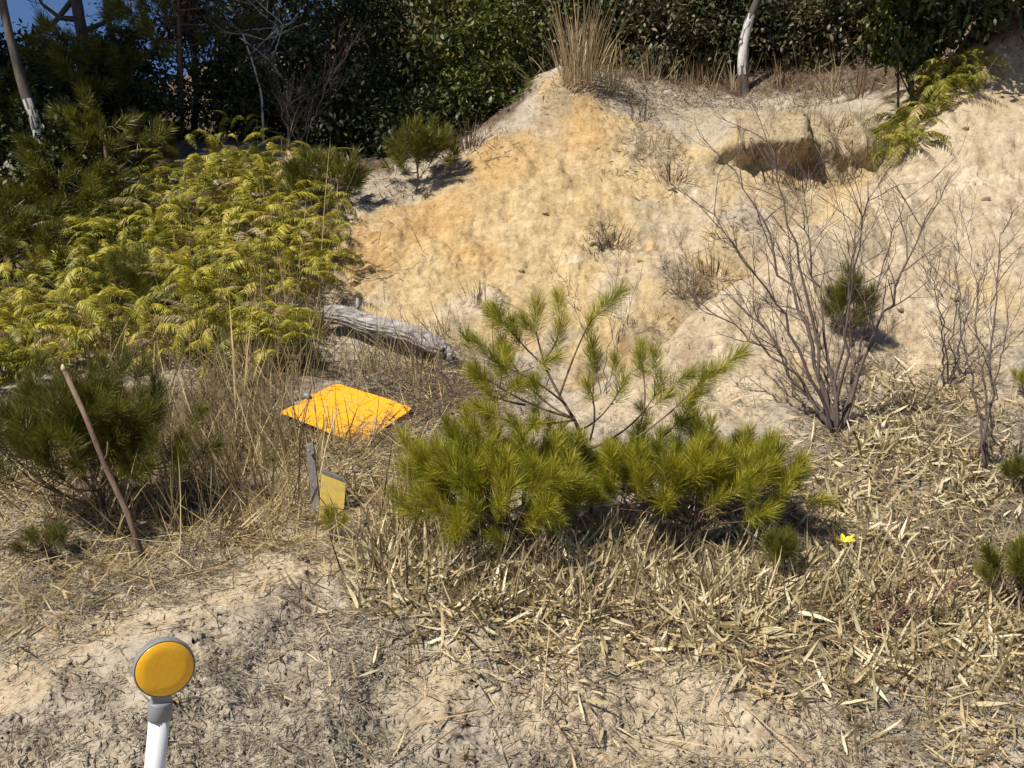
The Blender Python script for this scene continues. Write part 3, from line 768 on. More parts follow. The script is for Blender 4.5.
bush_at(780, 588, 'pine seedling in the straw just below the broad pine shrub', (12, 20), 8, TUFTD, cyp=562, sc=(.5, .65), up=.9)
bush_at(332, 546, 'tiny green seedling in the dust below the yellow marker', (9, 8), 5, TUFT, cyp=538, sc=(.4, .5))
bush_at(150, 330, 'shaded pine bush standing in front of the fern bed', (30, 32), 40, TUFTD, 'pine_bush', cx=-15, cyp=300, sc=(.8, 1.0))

# ---------------------------------------------------------------- bare shrubs
def twiggy(mb, p, d, L, r, depth, bendup=.25):
    nseg = 6; pts = [p.copy()]; q = p.copy(); dd = d / np.linalg.norm(d)
    for k in range(nseg):
        dd = dd + .10 * rng.normal(size=3) + np.array([0, 0, bendup / nseg]); dd /= np.linalg.norm(dd)
        q = q + dd * L / nseg; pts.append(q.copy())
    mb.tube(pts, np.linspace(r, r * .5, nseg + 1), 5 if r > .004 else 3, False)
    if depth > 0:
        for k in range(2, nseg + 1):
            if rng.random() < .85:
                d2 = dd + .75 * rng.normal(size=3) * [1, .7, .6]
                twiggy(mb, pts[k], d2, L * rng.uniform(.35, .6), max(r * .5, .0015), depth - 1, bendup)

def bare_shrub(name, label, basepx, tips, r0, dd=.3, depth=2, mat='twig', group=None, twigL=.35):
    bs = hit(*basepx); root = empty(name, bs, label, 'bare shrub', group)
    for (tx, ty) in tips:
        e = P(tx, ty, bs[1] + rng.uniform(-dd, dd))
        e[2] = max(e[2], float(H(e[0], e[1])) + .15)
        mb = MB(); st = bs + [rng.uniform(-.03, .03), rng.uniform(-.03, .03), -.04]
        c1 = st + (e - st) * .45 + np.array([(st[0] - e[0]) * .08, 0, .08 * np.linalg.norm(e - st)])
        pts = bez(st, c1, e, 16); pts[2:-1] += .012 * rng.normal(size=(13, 3))
        L = np.linalg.norm(e - st); r = r0 * rng.uniform(.6, 1.0)
        mb.tube(pts, r * (1 - .8 * np.linspace(0, 1, 16) ** .8), 6)
        stem = mb.build('stem', M[mat], root, bs)
        tw = MB()
        for k in range(4, 16):
            for _ in range(2 if k > 7 else 1):
                if rng.random() < .7:
                    d = (pts[min(k + 1, 15)] - pts[k - 1]); d /= np.linalg.norm(d)
                    twiggy(tw, pts[k], d + .6 * rng.normal(size=3) * [1, .6, .5], twigL * rng.uniform(.5, 1.1) * (.5 + .5 * min(L, 1)), max(r * .28, .0018), depth - 1)
        if tw.n: tag(tw.build('twigs', M[mat], stem, bs), kind='stuff')
    return root
bare_shrub('bare_shrub', 'large leafless many-stemmed shrub on the pale bank', (838, 432),
           [(695, 300), (735, 170), (760, 120), (715, 215), (800, 200), (855, 235), (868, 180), (905, 200), (780, 250), (930, 215), (745, 310)], .015, .35)
bare_shrub('bare_sapling', 'thin forked leafless sapling near the right edge', (986, 470), [(972, 250), (1000, 235), (1012, 300), (950, 270)], .011, .15, 2, twigL=.25)
bare_shrub('bare_sapling', 'short leafless sapling between large bare shrub and right-edge sapling', (948, 385), [(925, 245), (962, 225), (940, 290), (985, 270)], .008, .2, 2, twigL=.25)
bare_shrub('bare_twigs', 'sparse thin twigs standing behind the open pine sapling', (600, 395), [(555, 265), (620, 255), (580, 300), (640, 280)], .0045, .1, 1, twigL=.2)
bare_shrub('bare_twigs', 'grey tangled twig bush just right of the orange sign', (425, 420), [(395, 365), (440, 350), (460, 380), (415, 345), (470, 395)], .004, .2, 2, 'twig', twigL=.22)
bare_shrub('bare_twigs', 'small brown twig tuft on the sandy mound face', (600, 250), [(590, 225), (610, 222), (602, 215), (618, 232)], .004, .1, 2, twigL=.15)
bare_shrub('bare_twigs', 'reddish twig spray lying in the litter at lower right', (862, 640), [(930, 578), (965, 585), (900, 612), (950, 600)], .005, .08, 1, 'twig_red', twigL=.14)
bare_shrub('bare_twigs', 'thin twig shrub left of the undercut lip', (700, 305), [(680, 240), (715, 230), (660, 265)], .004, .15, 2, twigL=.2)
bare_shrub('bare_twigs', 'brown brushy twigs in front of the undercut lip', (800, 195), [(770, 140), (800, 135), (830, 140), (850, 150), (745, 150)], .005, .1, 2, twigL=.25)
bare_shrub('bare_twigs', 'grey thicket twigs at the forest edge above the ferns', (300, 160), [(270, 60), (320, 80), (250, 40), (340, 60), (290, 100)], .009, .3, 2, twigL=.5)

# ---------------------------------------------------------------- yellow flower scrap
fb = hit(846, 556)
root = empty('yellow_flower', fb, 'small bright yellow flower head among the brown litter', 'flower')
mb = MB(); hp = P(845, 545, fb[1] - .03)
mb.tube(bez(fb - [0, 0, .02], fb + [.005, 0, .02], hp, 5), .002, 5); mb.build('stem', M['greengrass'], root, fb)
mb = MB()
for k in range(26):
    a = k * 2.4; rr = .006 + .036 * math.sqrt(k / 26)
    d = np.array([math.cos(a), math.sin(a) * .6 - .3, .45]); d /= np.linalg.norm(d); s_ = np.cross(d, [0, 0, 1.]); s_ /= np.linalg.norm(s_)
    p0 = hp; p1 = hp + d * rr + [0, 0, .004]
    mb.add([p0, p1 - s_ * .010, p1 + d * .012, p1 + s_ * .010], [[0, 1, 2, 3]])
mb.build('petals', M['yellowbit'], root, fb, smooth=False)

# ---------------------------------------------------------------- ferns
def frond_mesh(name, mat, seed, L=.36, np_=24):
    r = np.random.default_rng(seed); mb = MB()
    t = np.linspace(0, 1, 9)
    arch = r.uniform(.4, 1.0)
    ax_ = np.stack([L * t * (1 - .12 * t), 0.02 * np.sin(t * 3) * r.normal(), L * arch * (1.05 * t - 1.7 * t * t)], -1)
    mb.tube(ax_, np.linspace(.003, .001, 9), 3, False)
    Pn = []; D = []; N = []; Ln = []
    for k in range(np_):
        q = .14 + .84 * k / (np_ - 1); c = np.array([np.interp(q, t, ax_[:, i]) for i in range(3)])
        tg = np.array([np.interp(min(q + .06, 1), t, ax_[:, i]) for i in range(3)]) - np.array([np.interp(q - .06, t, ax_[:, i]) for i in range(3)]); tg /= np.linalg.norm(tg)
        for sgn in (-1, 1):
            sd2 = np.array([0, sgn, 0]); d = sd2 * .85 + tg * .5 + np.array([0, 0, -.25]) + .1 * r.normal(size=3); d /= np.linalg.norm(d)
            nn = np.cross(d, tg) * -sgn + .2 * r.normal(size=3)
            Pn.append(c); D.append(d); N.append(nn / np.linalg.norm(nn)); Ln.append(math.sin(1) * .29 * L * (math.sin(math.pi * (q * .8 + .16)) ** .8) * r.uniform(.8, 1.1))
    Pn, D, N, Ln = map(np.array, (Pn, D, N, Ln))
    V, Q, T = strips(Pn, D, N, Ln, Ln * .09 + .003, -Ln * .3, ((0, .7), (.4, 1), (1, 0)))
    mb.add(V, Q, T)
    return mb.build(name, mat, smooth=False, link=False)
FR = [frond_mesh('frond', M['drygrass'], 230)] + [frond_mesh('frond', M['fern'], 200 + k) for k in range(7)] + [frond_mesh('frond', M['fern_dark'], 220 + k) for k in range(2)]
FRR = FR[-2:] * 3 + [FR[3], FR[0]]
def fern(p, label, group, nf, sc, variants=FR, hang=0.0, lift=.1):
    root = empty('fern', p, label, 'fern', group)
    a0 = random.random() * 6.28
    for k in range(nf):
        o = bpy.data.objects.new('frond', random.choice(variants)); COL.objects.link(o); o.parent = root
        s_ = sc * random.uniform(.75, 1.2)
        o.scale = (s_, s_, s_)
        o.location = (random.uniform(-.13, .13), random.uniform(-.13, .13), random.uniform(.0, lift * 3))
        o.rotation_euler = (random.gauss(0, .35), random.uniform(-1.0, .5) + hang, a0 + k * 6.28 / nf + random.gauss(0, .3))
    return root
def in_poly(px, py, poly):
    c = False; j = len(poly) - 1
    for i in range(len(poly)):
        xi, yi = poly[i]; xj, yj = poly[j]
        if (yi > py) != (yj > py) and px < (xj - xi) * (py - yi) / (yj - yi) + xi: c = not c
        j = i
    return c
FPOLY = [(-40, 330), (40, 285), (100, 235), (170, 185), (245, 158), (320, 190), (335, 260), (315, 340), (280, 375), (215, 372), (130, 365), (60, 375), (-40, 400)]
cnt = 0; tries = 0; fpos = []
while cnt < 295 and tries < 30000:
    tries += 1
    y = math.sqrt(random.uniform(5.5 ** 2, 11.3 ** 2)); x = random.uniform(-.62, -.15) * y
    p = on(x, y); px, py = project(p)
    if not in_poly(float(px), float(py), FPOLY): continue
    if any((p[0] - q[0]) ** 2 + (p[1] - q[1]) ** 2 < .13 ** 2 for q in fpos): continue
    fpos.append(p); cnt += 1
    fern(p, 'yellow-green fern in the dense fern bed on the left slope', 'ferns of the left slope', 7, random.uniform(.65, 1.2), lift=random.choice((.05, .1, .16)))
print('ferns', cnt)
RFPOLY = [(850, 165), (868, 130), (890, 60), (905, 20), (935, 20), (968, 80), (950, 110), (900, 165)]
cnt = 0; tries = 0
while cnt < 44 and tries < 20000:
    tries += 1
    y = random.uniform(8, 9.6); x = random.uniform(3.1, 4.7); p = on(x, y); px, py = project(p)
    if not in_poly(float(px), float(py), RFPOLY): continue
    cnt += 1
    fern(p, 'fern hanging from the top of the right bank', 'ferns on the right bank', 6, random.uniform(.7, 1.1), variants=FRR, lift=.08, hang=.45)
print('right ferns', cnt)

# ---------------------------------------------------------------- broadleaf trees and shrubs of the wood
LEAFPROF = ((0, .15), (.3, .95), (.6, .9), (1, 0))
def crown_np(centre, rad, n, leaf, ncl, seed, droop=.2, flat=.0, clr=.22, inner=.35):
    r = np.random.default_rng(seed)
    v = r.normal(size=(ncl, 3)); v /= np.linalg.norm(v, axis=1)[:, None]
    rr = inner + (1 - inner) * r.random(ncl) ** .5
    lump = 1 + .3 * fbm(v[:, 0] * 1.7 + seed * .37, v[:, 1] * 1.7 + v[:, 2] * 1.3, 2, seed % 50)
    C = np.asarray(centre) + v * (rr * lump)[:, None] * np.asarray(rad)
    k = r.integers(0, ncl, n)
    off = r.normal(size=(n, 3)) * clr * np.array([1, 1, .6]) * np.mean(rad) * r.uniform(.5, 1.4, ncl)[k][:, None]
    Pn = C[k] + off
    out = v[k] + .7 * r.normal(size=(n, 3)); out /= np.linalg.norm(out, axis=1)[:, None]
    D = out * .8 + r.normal(size=(n, 3)) * .5 + [0, 0, -droop]; D /= np.linalg.norm(D, axis=1)[:, None]
    N = np.array([0, 0, 1.]) + .4 * v[k] + .55 * r.normal(size=(n, 3)); N -= D * (N * D).sum(-1)[:, None]; N /= np.linalg.norm(N, axis=1)[:, None]
    L = leaf * r.uniform(.65, 1.2, n)
    V, Q, T = strips(Pn, D, N, L, L * .42, -L * .18, LEAFPROF)
    return V, Q, T, C

def tree(name, label, base, h0, rad, n, leaf, mat, seed, cat='tree', group=None, trunk=.1, bark='darkbark', ncl=40, lean=(0, 0), **kw):
    base = np.asarray(base, float)
    root = empty(name, base, label, cat, group)
    centre = base + [lean[0], lean[1], h0]
    V, Q, T, C = crown_np(centre, rad, n, leaf, ncl, seed, **kw)
    g = H(V[:, 0], V[:, 1]) + .02; V[:, 2] = np.maximum(V[:, 2], g)
    mk('crown', V - base, Q, T, M[mat], root)
    mb = MB()
    top = centre + [0, 0, .35 * rad[2]]
    tp = bez(base - [0, 0, .15], base + (top - base) * .5 + [.1 * rng.normal(), .1 * rng.normal(), 0], top, 10)
    mb.tube(tp, np.linspace(trunk, trunk * .25, 10), 8, wob=.05); mb.build('trunk', M[bark], root, base)
    lb_ = MB()
    for c in C[::max(1, len(C) // 16)]:
        a = tp[rng.integers(3, 9)]
        lb_.tube(bez(a, (a + c) / 2 - [0, 0, .1 * rad[2]], c, 6), np.linspace(trunk * .35, trunk * .08, 6), 5)
    lb_.build('limbs', M[bark], root, base)
    return root
def gp(px, d): return on((px - 512) / F_PX * d, d)
# sunlit and dark evergreen shrubs along the edge of the wood
EDGE = [
 # px, d, centre height, radii, leaves, leaf len, mat, label
 (455, 11.9, .95, (1.05, .8, 1.0), 7500, .095, 'leaf_mid', 'sunlit glossy evergreen shrub above the ochre slope, left of the reed clump'),
 (375, 12.0, .95, (.85, .7, 1.1), 8000, .065, 'leaf_dark', 'dark evergreen shrub between the sunlit shrub and the bramble thicket'),
 (525, 12.6, 1.0, (.9, .8, 1.1), 6000, .085, 'leaf_mid', 'dark evergreen shrub right behind the reed clump on the mound top'),
 (300, 12.3, 1.1, (.9, .8, 1.2), 6000, .08, 'leaf_grey', 'grey-green bramble thicket above the upper end of the fern bed'),
 (225, 12.6, 1.2, (1.1, .9, 1.4), 7000, .075, 'leaf_grey', 'dark evergreen shrub behind the upper ferns at the left'),
 (640, 13.2, .9, (1.0, .8, 1.1), 4500, .12, 'leaf_dark', 'dark evergreen shrub just right of the reed clump'),
 (715, 13.3, .8, (.9, .8, 1.1), 6000, .09, 'leaf_grey', 'grey-green evergreen shrub beside the white-patched trunk'),
 (790, 13.1, .8, (1.0, .8, 1.0), 8500, .065, 'leaf_dark', 'dark evergreen shrub right of the white-patched trunk'),
 (865, 12.2, .9, (.9, .7, 1.1), 6000, .095, 'leaf_grey', 'grey-green evergreen shrub left of the hanging bank ferns'),
 (60, 12.0, .4, (1.1, .9, .65), 7000, .09, 'leaf_dark', 'dark evergreen shrub around the foot of the leaning pale trunk'),
 (130, 11.2, .55, (.8, .6, .7), 5000, .08, 'leaf_dark', 'low dark shrub filling the gap above the middle of the fern bed'),
 (255, 11.6, .5, (.8, .5, .65), 5000, .08, 'leaf_dark', 'low dark shrub on the upper rim of the fern bed'),
 (345, 10.9, .4, (.5, .4, .5), 4000, .08, 'leaf_dark', 'low dark shrub above the pine bush that borders the mound'),
 (10, 9.6, .5, (.9, .6, .6), 5000, .08, 'leaf_dark', 'low dark shrub at the left edge above the ferns'),
 (490, 10.9, .2, (.5, .3, .35), 3500, .075, 'leaf_mid', 'low leafy shrub right above the mound ridge, under the sunlit shrub'),
 (440, 10.8, .25, (.45, .3, .35), 2600, .075, 'leaf_dark', 'low dark shrub touching the ridge of the mound above the rounded pine bush'),
 (385, 10.7, .25, (.45, .3, .35), 2600, .075, 'leaf_dark', 'low dark shrub left of the rounded pine bush'),
 (197, 12.0, 1.55, (.28, .2, .3), 700, .08, 'brownlitter', 'rusty brown dead-leaved shrub in the dark wood above the ferns'),
 (60, 10.9, .4, (.9, .6, .6), 5000, .08, 'leaf_dark', 'low dark shrub below the leaning pale trunk'),
 (670, 12.2, .4, (.8, .5, .6), 4500, .085, 'bamboo_leaf', 'low dwarf bamboo patch on the terrace right of the reed clump'),
 (770, 12.3, .35, (.8, .5, .6), 4500, .085, 'bamboo_leaf', 'low dwarf bamboo patch below the white-patched trunk'),
 (835, 11.8, .4, (.6, .45, .6), 3800, .085, 'bamboo_leaf', 'low dwarf bamboo patch left of the hanging bank ferns'),
 (720, 12.5, .5, (.7, .5, .8), 4500, .09, 'leaf_dark', 'low dark shrub behind the dwarf bamboo, left of the white-patched trunk'),
 (590, 12.8, .7, (.8, .6, 1.0), 5000, .085, 'leaf_dark', 'dark shrub directly behind the dry reed clump'),
 (930, 10.8, .9, (.9, .6, 1.1), 5500, .09, 'leaf_dark', 'dark shrub rising behind the hanging bank ferns'),
 (985, 10.6, .7, (.7, .5, .8), 4500, .09, 'leaf_dark', 'dark shrub on the rim above the right bank'),
]
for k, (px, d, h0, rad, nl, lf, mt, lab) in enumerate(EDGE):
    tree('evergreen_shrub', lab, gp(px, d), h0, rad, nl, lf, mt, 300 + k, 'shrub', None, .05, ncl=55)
# tall trees of the wood behind
BACK = [(270, 15.5, 3.6, (2.0, 1.6, 3.2)), (345, 16.5, 3.8, (2.0, 1.6, 3.2)), (440, 15.6, 3.4, (2.0, 1.6, 3.0)), (535, 16.6, 3.6, (2.0, 1.7, 3.2)),
        (630, 16.0, 3.2, (2.0, 1.6, 3.0)), (725, 16.8, 3.4, (2.1, 1.7, 3.1)), (820, 15.6, 3.2, (2.0, 1.6, 3.0)), (915, 15.4, 3.2, (2.1, 1.6, 3.0)), (1010, 14.6, 2.8, (2.0, 1.6, 2.6))]
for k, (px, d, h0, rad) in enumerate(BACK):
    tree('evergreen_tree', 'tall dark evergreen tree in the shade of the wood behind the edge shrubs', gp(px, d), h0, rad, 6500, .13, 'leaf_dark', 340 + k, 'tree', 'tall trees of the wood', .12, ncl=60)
# a lower pair at the far left under the sky gap
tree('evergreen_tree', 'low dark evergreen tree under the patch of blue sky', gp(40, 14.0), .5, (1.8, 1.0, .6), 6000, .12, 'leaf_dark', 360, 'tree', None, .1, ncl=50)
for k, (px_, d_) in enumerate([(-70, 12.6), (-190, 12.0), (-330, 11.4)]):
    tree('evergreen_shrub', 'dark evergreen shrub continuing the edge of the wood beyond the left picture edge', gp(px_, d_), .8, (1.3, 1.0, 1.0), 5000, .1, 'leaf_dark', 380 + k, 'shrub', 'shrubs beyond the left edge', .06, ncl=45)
# overhanging tree at the top right
_b = gp(1160, 8.7); _c = P(985, -42, 8.35)
tree('overhanging_tree', 'dark evergreen overhanging the top of the right bank', _b, _c[2] - _b[2], (1.15, .6, .5), 9500, .085, 'leaf_dark', 361, 'tree', None, .09, ncl=70, lean=(_c[0] - _b[0], _c[1] - _b[1]))

_b = gp(908, 9.15); _c = P(912, 28, 8.95)
tree('hanging_shrub', 'dark drooping shrub at the head of the right bank ferns', _b, _c[2] - _b[2], (.36, .28, .5), 3200, .08, 'leaf_mid', 362, 'shrub', None, .03, ncl=30, lean=(_c[0] - _b[0], _c[1] - _b[1]), droop=1.0)
# pine trees with needle tufts at the left
def pine_tree(label, px, d, h, rr, n, seed, lean=0.0, low=.3):
    base = gp(px, d); root = empty('pine_tree', base, label, 'pine')
    top = base + [lean, 0, h]; mb = MB(); tp = bez(base - [0, 0, .15], (base + top) / 2 + [.06, 0, 0], top, 12)
    mb.tube(tp, np.linspace(.05, .012, 12), 8, wob=.04); mb.build('trunk', M['pinebark'], root, base)
    shoots = []; br = MB(); nb = n // 6
    for k in range(nb):
        q = low + (1 - low) * (k + rng.random()) / nb; az = k * 2.4 + rng.normal() * .3
        a = np.array([np.interp(q, np.linspace(0, 1, 12), tp[:, i]) for i in range(3)])
        L = rr * (1.08 - .75 * (q - low) / (1 - low)) * rng.uniform(.75, 1.1)
        e = a + np.array([math.cos(az) * L, math.sin(az) * L, L * rng.uniform(.0, .35)])
        pts = bez(a, (a + e) / 2 - [0, 0, .06 * L], e, 8); br.tube(pts, np.linspace(.014, .005, 8), 4)
        shoots.append((pts[-1], e - a + [0, 0, .4 * L], rng.uniform(1, 1.4)))
        for j in range(5):
            i = rng.integers(3, 8); dv = (e - a) / L + rng.normal(size=3) * [.8, .8, .3] + [0, 0, .4]
            p2 = pts[i] + dv / np.linalg.norm(dv) * rng.uniform(.1, .25)
            br.tube([pts[i], p2], [.006, .004], 3, False); shoots.append((p2, dv, rng.uniform(1, 1.4)))
    br.build('branches', M['pinebark'], root, base); put_tufts(root, base, shoots, TUFTF)
pine_tree('dark young pine tree behind the fern bed near the upper left', 185, 11.6, 2.3, .85, 190, 1)
pine_tree('dark pine tree at the far left edge above the ferns', -15, 10.6, 1.0, .9, 200, 2, low=.1)
pine_tree('shaded pine on the slope left of the upper ferns', 110, 10.0, .8, .7, 120, 5, low=.1)
pine_tree('low dark pine at the left edge behind the first ferns', 0, 8.4, .5, .7, 120, 6, low=.1)
pine_tree('low spreading dark pine just above the leftmost ferns', 70, 9.3, .45, .6, 110, 4, low=.1)
pine_tree('bushy dark pine between the fern bed and the pale leaning trunk', 95, 11.0, 1.2, .8, 180, 3, low=.1)

# trunks that stand out
def bare_trunk(name, label, px, d, pts_px, r0, mat, forks=(), patch=None):
    base = gp(px, d); root = empty(name, base, label, 'tree trunk')
    pts = [base - [0, 0, .15]] + [P(a, b_, d + e) for a, b_, e in pts_px]
    t0 = np.linspace(0, 1, len(pts)); tf = np.linspace(0, 1, 20); pts = np.stack([np.interp(tf, t0, np.array(pts)[:, k]) for k in range(3)], -1)
    pts[1:-1] = (pts[:-2] + 2 * pts[1:-1] + pts[2:]) / 4
    mb = MB(); mb.tube(pts, np.linspace(r0, r0 * .6, 20), 10, wob=.05); mb.build('trunk', M[mat], root, base)
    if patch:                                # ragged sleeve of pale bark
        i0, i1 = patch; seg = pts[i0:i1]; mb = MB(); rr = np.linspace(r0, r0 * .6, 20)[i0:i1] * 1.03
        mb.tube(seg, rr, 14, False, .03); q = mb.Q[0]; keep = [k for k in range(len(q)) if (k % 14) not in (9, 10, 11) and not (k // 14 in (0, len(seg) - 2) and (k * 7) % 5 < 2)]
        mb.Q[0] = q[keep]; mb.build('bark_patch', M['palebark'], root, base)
    if len(forks):
        lb_ = MB()
        for (q, pl) in forks:
            pp = [pts[q]] + [P(a, b_, d + e) for a, b_, e in pl]
            lb_.tube(pp, np.linspace(r0 * .45, r0 * .12, len(pp)), 6)
            for i in range(1, len(pp)):
                for _ in range(3): twiggy(lb_, np.array(pp[i]), rng.normal(size=3), .5, .006, 1)
        lb_.build('limbs', M[mat], root, base)
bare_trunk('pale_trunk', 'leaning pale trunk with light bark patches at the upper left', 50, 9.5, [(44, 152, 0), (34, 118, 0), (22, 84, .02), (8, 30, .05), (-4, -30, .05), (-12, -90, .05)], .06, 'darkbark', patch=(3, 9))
bare_trunk('forked_tree', 'dark forked tree against the blue sky in the top left corner', 98, 13.0, [(96, 90, 0), (80, 25, 0), (72, -30, 0), (70, -120, 0)], .10, 'darkbark',
           [(12, [(50, 28, 0), (20, 40, 0), (-10, 46, 0)]), (10, [(60, 18, 0), (42, 4, 0), (28, -20, 0)]), (9, [(110, 20, 0), (130, -20, 0)])])
bare_trunk('white_patched_trunk', 'trunk with a white bark patch before the shrubs at the top, right of centre', 742, 11.6, [(742, 68, 0), (744, 40, 0), (750, 18, 0), (758, 0, 0), (770, -40, 0)], .07, 'darkbark', patch=(3, 13))
for lab, px, d, pl in [('thin pale stem slanting through the dark wood above the ferns', 268, 11.2, [(262, 95, 0), (252, 60, 0), (243, 35, 0)]),
                       ('thin pale stem arching over the bramble thicket', 292, 11.4, [(288, 90, 0), (272, 62, 0), (250, 45, 0), (240, 38, 0)]),
                       ('dark slender trunk in the wood above the sunlit shrub', 480, 13.4, [(482, 60, 0), (470, 0, 0), (465, -60, 0)]),
                       ('dark slender trunk behind the dwarf bamboo patch', 690, 12.9, [(688, 40, 0), (680, -20, 0), (676, -60, 0)]),
                       ('grey slender trunk in the wood left of the bramble thicket', 130, 11.7, [(118, 60, 0), (108, 20, 0), (100, -40, 0)])]:
    bare_trunk('slender_trunk', lab, px, d, pl, .016 if 'thin' in lab else .05, 'palebark' if 'pale' in lab else 'darkbark', [(14, [(pl[-1][0] + 22, pl[-1][1] + 5, .1), (pl[-1][0] + 40, pl[-1][1] - 10, .1)])])

# sky gap shade: two tall trees standing left of the view (their shade falls on the wood at the upper left)
for k, (x_, y_, h_) in enumerate([(-8.8, 9.0, 9.0), (-11.6, 7.4, 9.0), (-7.3, 8.2, 9.6), (-10.2, 9.8, 8.0)]):
    tree('evergreen_tree', 'tall evergreen standing outside the left edge, shading the upper left wood', on(x_, y_), h_, (2.1, 1.9, 2.0), 7000, .18, 'leaf_dark', 371 + k, 'tree', 'trees left of the view', .18, ncl=50)

# broad pale leaves at the right bank ferns
root = empty('broad_leaf_plant', gp(893, 9.3), 'plant with long pale pointed leaves left of the bank ferns', 'plant')
bs = np.array(root.location)
for k, (ex_, ey_) in enumerate([(866, 55), (872, 66), (878, 38), (905, 20), (884, 28), (915, 40)]):
    e = P(ex_, ey_, 9.1 + .05 * k); a = P(898, 62, 9.25)
    mb = MB(); d = e - a; L = np.linalg.norm(d); d /= L
    V, Q, T = strips(np.array([a]), np.array([d]), np.array([[0.0, -.5, .85]]), np.array([L]), np.array([.05]), np.array([-.05]), ((0, .3), (.3, 1), (.65, .8), (1, 0)))
    mb.add(V, Q, T); mb.build('leaf', M['leaf_grey'], root, bs)
mb = MB(); mb.tube([bs - [0, 0, .05], P(898, 62, 9.25)], .012, 6); mb.build('stem', M['twig'], root, bs)

# ---------------------------------------------------------------- reed clump on the mound top and tall dry stalks
def grass_clump(name, label, base, n, h, spread, wd, mat, seed, cat='grass clump', group=None, r0=.12):
    r = np.random.default_rng(seed); root = None
    az = r.random(n) * 6.28; rr = r0 * np.sqrt(r.random(n))
    Pn = np.stack([rr * np.cos(az), rr * np.sin(az), np.full(n, -.02)], -1)
    lean = np.abs(r.normal(0, spread, n)); a2 = az + r.normal(0, .5, n)
    D = np.stack([np.sin(lean) * np.cos(a2), np.sin(lean) * np.sin(a2), np.cos(lean)], -1)
    N = np.stack([np.cos(a2), np.sin(a2), np.full(n, -.2)], -1); N -= D * (N * D).sum(-1)[:, None]; N /= np.linalg.norm(N, axis=1)[:, None]
    Lb = h * r.uniform(.45, 1.1, n)
    V, Q, T = strips(Pn, D, N, Lb, np.full(n, wd) * r.uniform(.6, 1.3, n), Lb * np.abs(r.normal(.1, .22, n)), ((0, .6), (.3, 1), (.6, .9), (.85, .5), (1, 0)))
    V[:, 2] += H(base[0] + V[:, 0] * .0, base[1] + V[:, 1] * 0) - base[2]
    o = mk(name, V, Q, T, mat); o.location = Vector([float(c) for c in base]); return tag(o, label, cat, group)
grass_clump('reed_clump', 'tall tan dry reed clump on top of the sandy mound', hit(580, 92) + [0, .05, 0], 190, 1.05, .22, .010, M['reed'], 500, r0=.2)
for k, (px, py, hh, lab) in enumerate([(318, 292, 1.5, 'tall dry stalk rising in front of the pine bush by the mound'), (292, 330, .9, 'dry stalk standing at the lower end of the fern bed'), (282, 170, .8, 'dry stalk among the uppermost ferns below the thicket'), (240, 440, .9, 'dry stalk left of the orange sign')]):
    grass_clump('dry_stalk', lab, hit(px, py), 6, hh, .08, .010, M['drygrass'], 510 + k, r0=.05)
for k, (px, py) in enumerate([(470, 150), (400, 130), (440, 120), (650, 80), (700, 85), (830, 95), (780, 88), (735, 90), (860, 100), (610, 95)]):
    grass_clump('dry_tussock', 'dry grass tussock along the brown edge of the wood', hit(px, py), 50, .42, .45, .009, M['reed'] if k % 2 else M['brownlitter'], 530 + k, group='tussocks along the edge of the wood')

for k, (px, py, lab) in enumerate([(655, 150, 'dead brown plant tuft high on the mound, right of the knob'), (672, 182, 'dead brown plant tuft on the grey patch of the mound'), (640, 122, 'dead grass tuft just under the terrace edge, right of the knob'),
        (690, 292, 'dead brown tuft in the crease behind the pale bank crest'), (712, 276, 'dead tuft in the crease left of the large bare shrub'), (612, 248, 'dead grass tuft beside the small twig tuft on the mound face'),
        (790, 132, 'dry grass fringe on the middle of the undercut lip'), (750, 134, 'dry grass fringe on the left end of the undercut lip'), (840, 136, 'dry grass fringe on the right end of the undercut lip'), (480, 302, 'dead tuft low on the mound above the log'), (775, 184, 'dead tuft in front of the left end of the undercut'), (806, 188, 'dead tuft in front of the middle of the undercut'), (838, 186, 'dead tuft in front of the right end of the undercut')]):
    grass_clump('dead_tuft', lab, hit(px, py), 55, .3 if k < 6 else .26, .55, .007, M['brownlitter'] if k % 3 else M['reed'], 560 + k, 'plant tuft', r0=.16)
# roots hanging in the undercut
root = empty('hanging_roots', on(2.95, 9.6), 'thin dark roots hanging in the shade of the undercut lip', 'roots')
bs = np.array(root.location)
for k in range(16):
    x_ = 2.3 + 1.4 * k / 15 + rng.normal() * .04; mb = MB()
    a = np.array([x_, 9.45 + rng.normal() * .05, 3.42]); 
    mb.tube(bez(a, a + [rng.normal() * .08, -.12, -.05], a + [rng.normal() * .12, -.22, -.28 - .15 * rng.random()], 6), np.linspace(.007, .002, 6), 4); mb.build('root', M['twig'], root, bs)

# ---------------------------------------------------------------- stones on the slopes
def stone_mesh(seed):
    r = np.random.default_rng(seed); V = []; Q = []; T = []
    nu, nv = 9, 6
    for j in range(nv + 1):
        for i in range(nu):
            ph = math.pi * j / nv; a = i / nu * 2 * math.pi
            V.append([math.sin(ph) * math.cos(a), math.sin(ph) * math.sin(a), math.cos(ph)])
    V = np.array(V); planes = r.normal(size=(9, 3)); planes /= np.linalg.norm(planes, axis=1)[:, None]
    for pl in planes:
        dd = V @ pl; lim = r.uniform(.55, .85); V = V - np.maximum(dd - lim, 0)[:, None] * pl
    V *= np.array([1, r.uniform(.6, .95), r.uniform(.45, .7)])
    for j in range(nv):
        for i in range(nu):
            i2 = (i + 1) % nu; Q.append([j * nu + i, (j + 1) * nu + i, (j + 1) * nu + i2, j * nu + i2])
    return mk('stone', V, Q, None, M['stone'], link=False)
ST = [stone_mesh(600 + k) for k in range(6)]
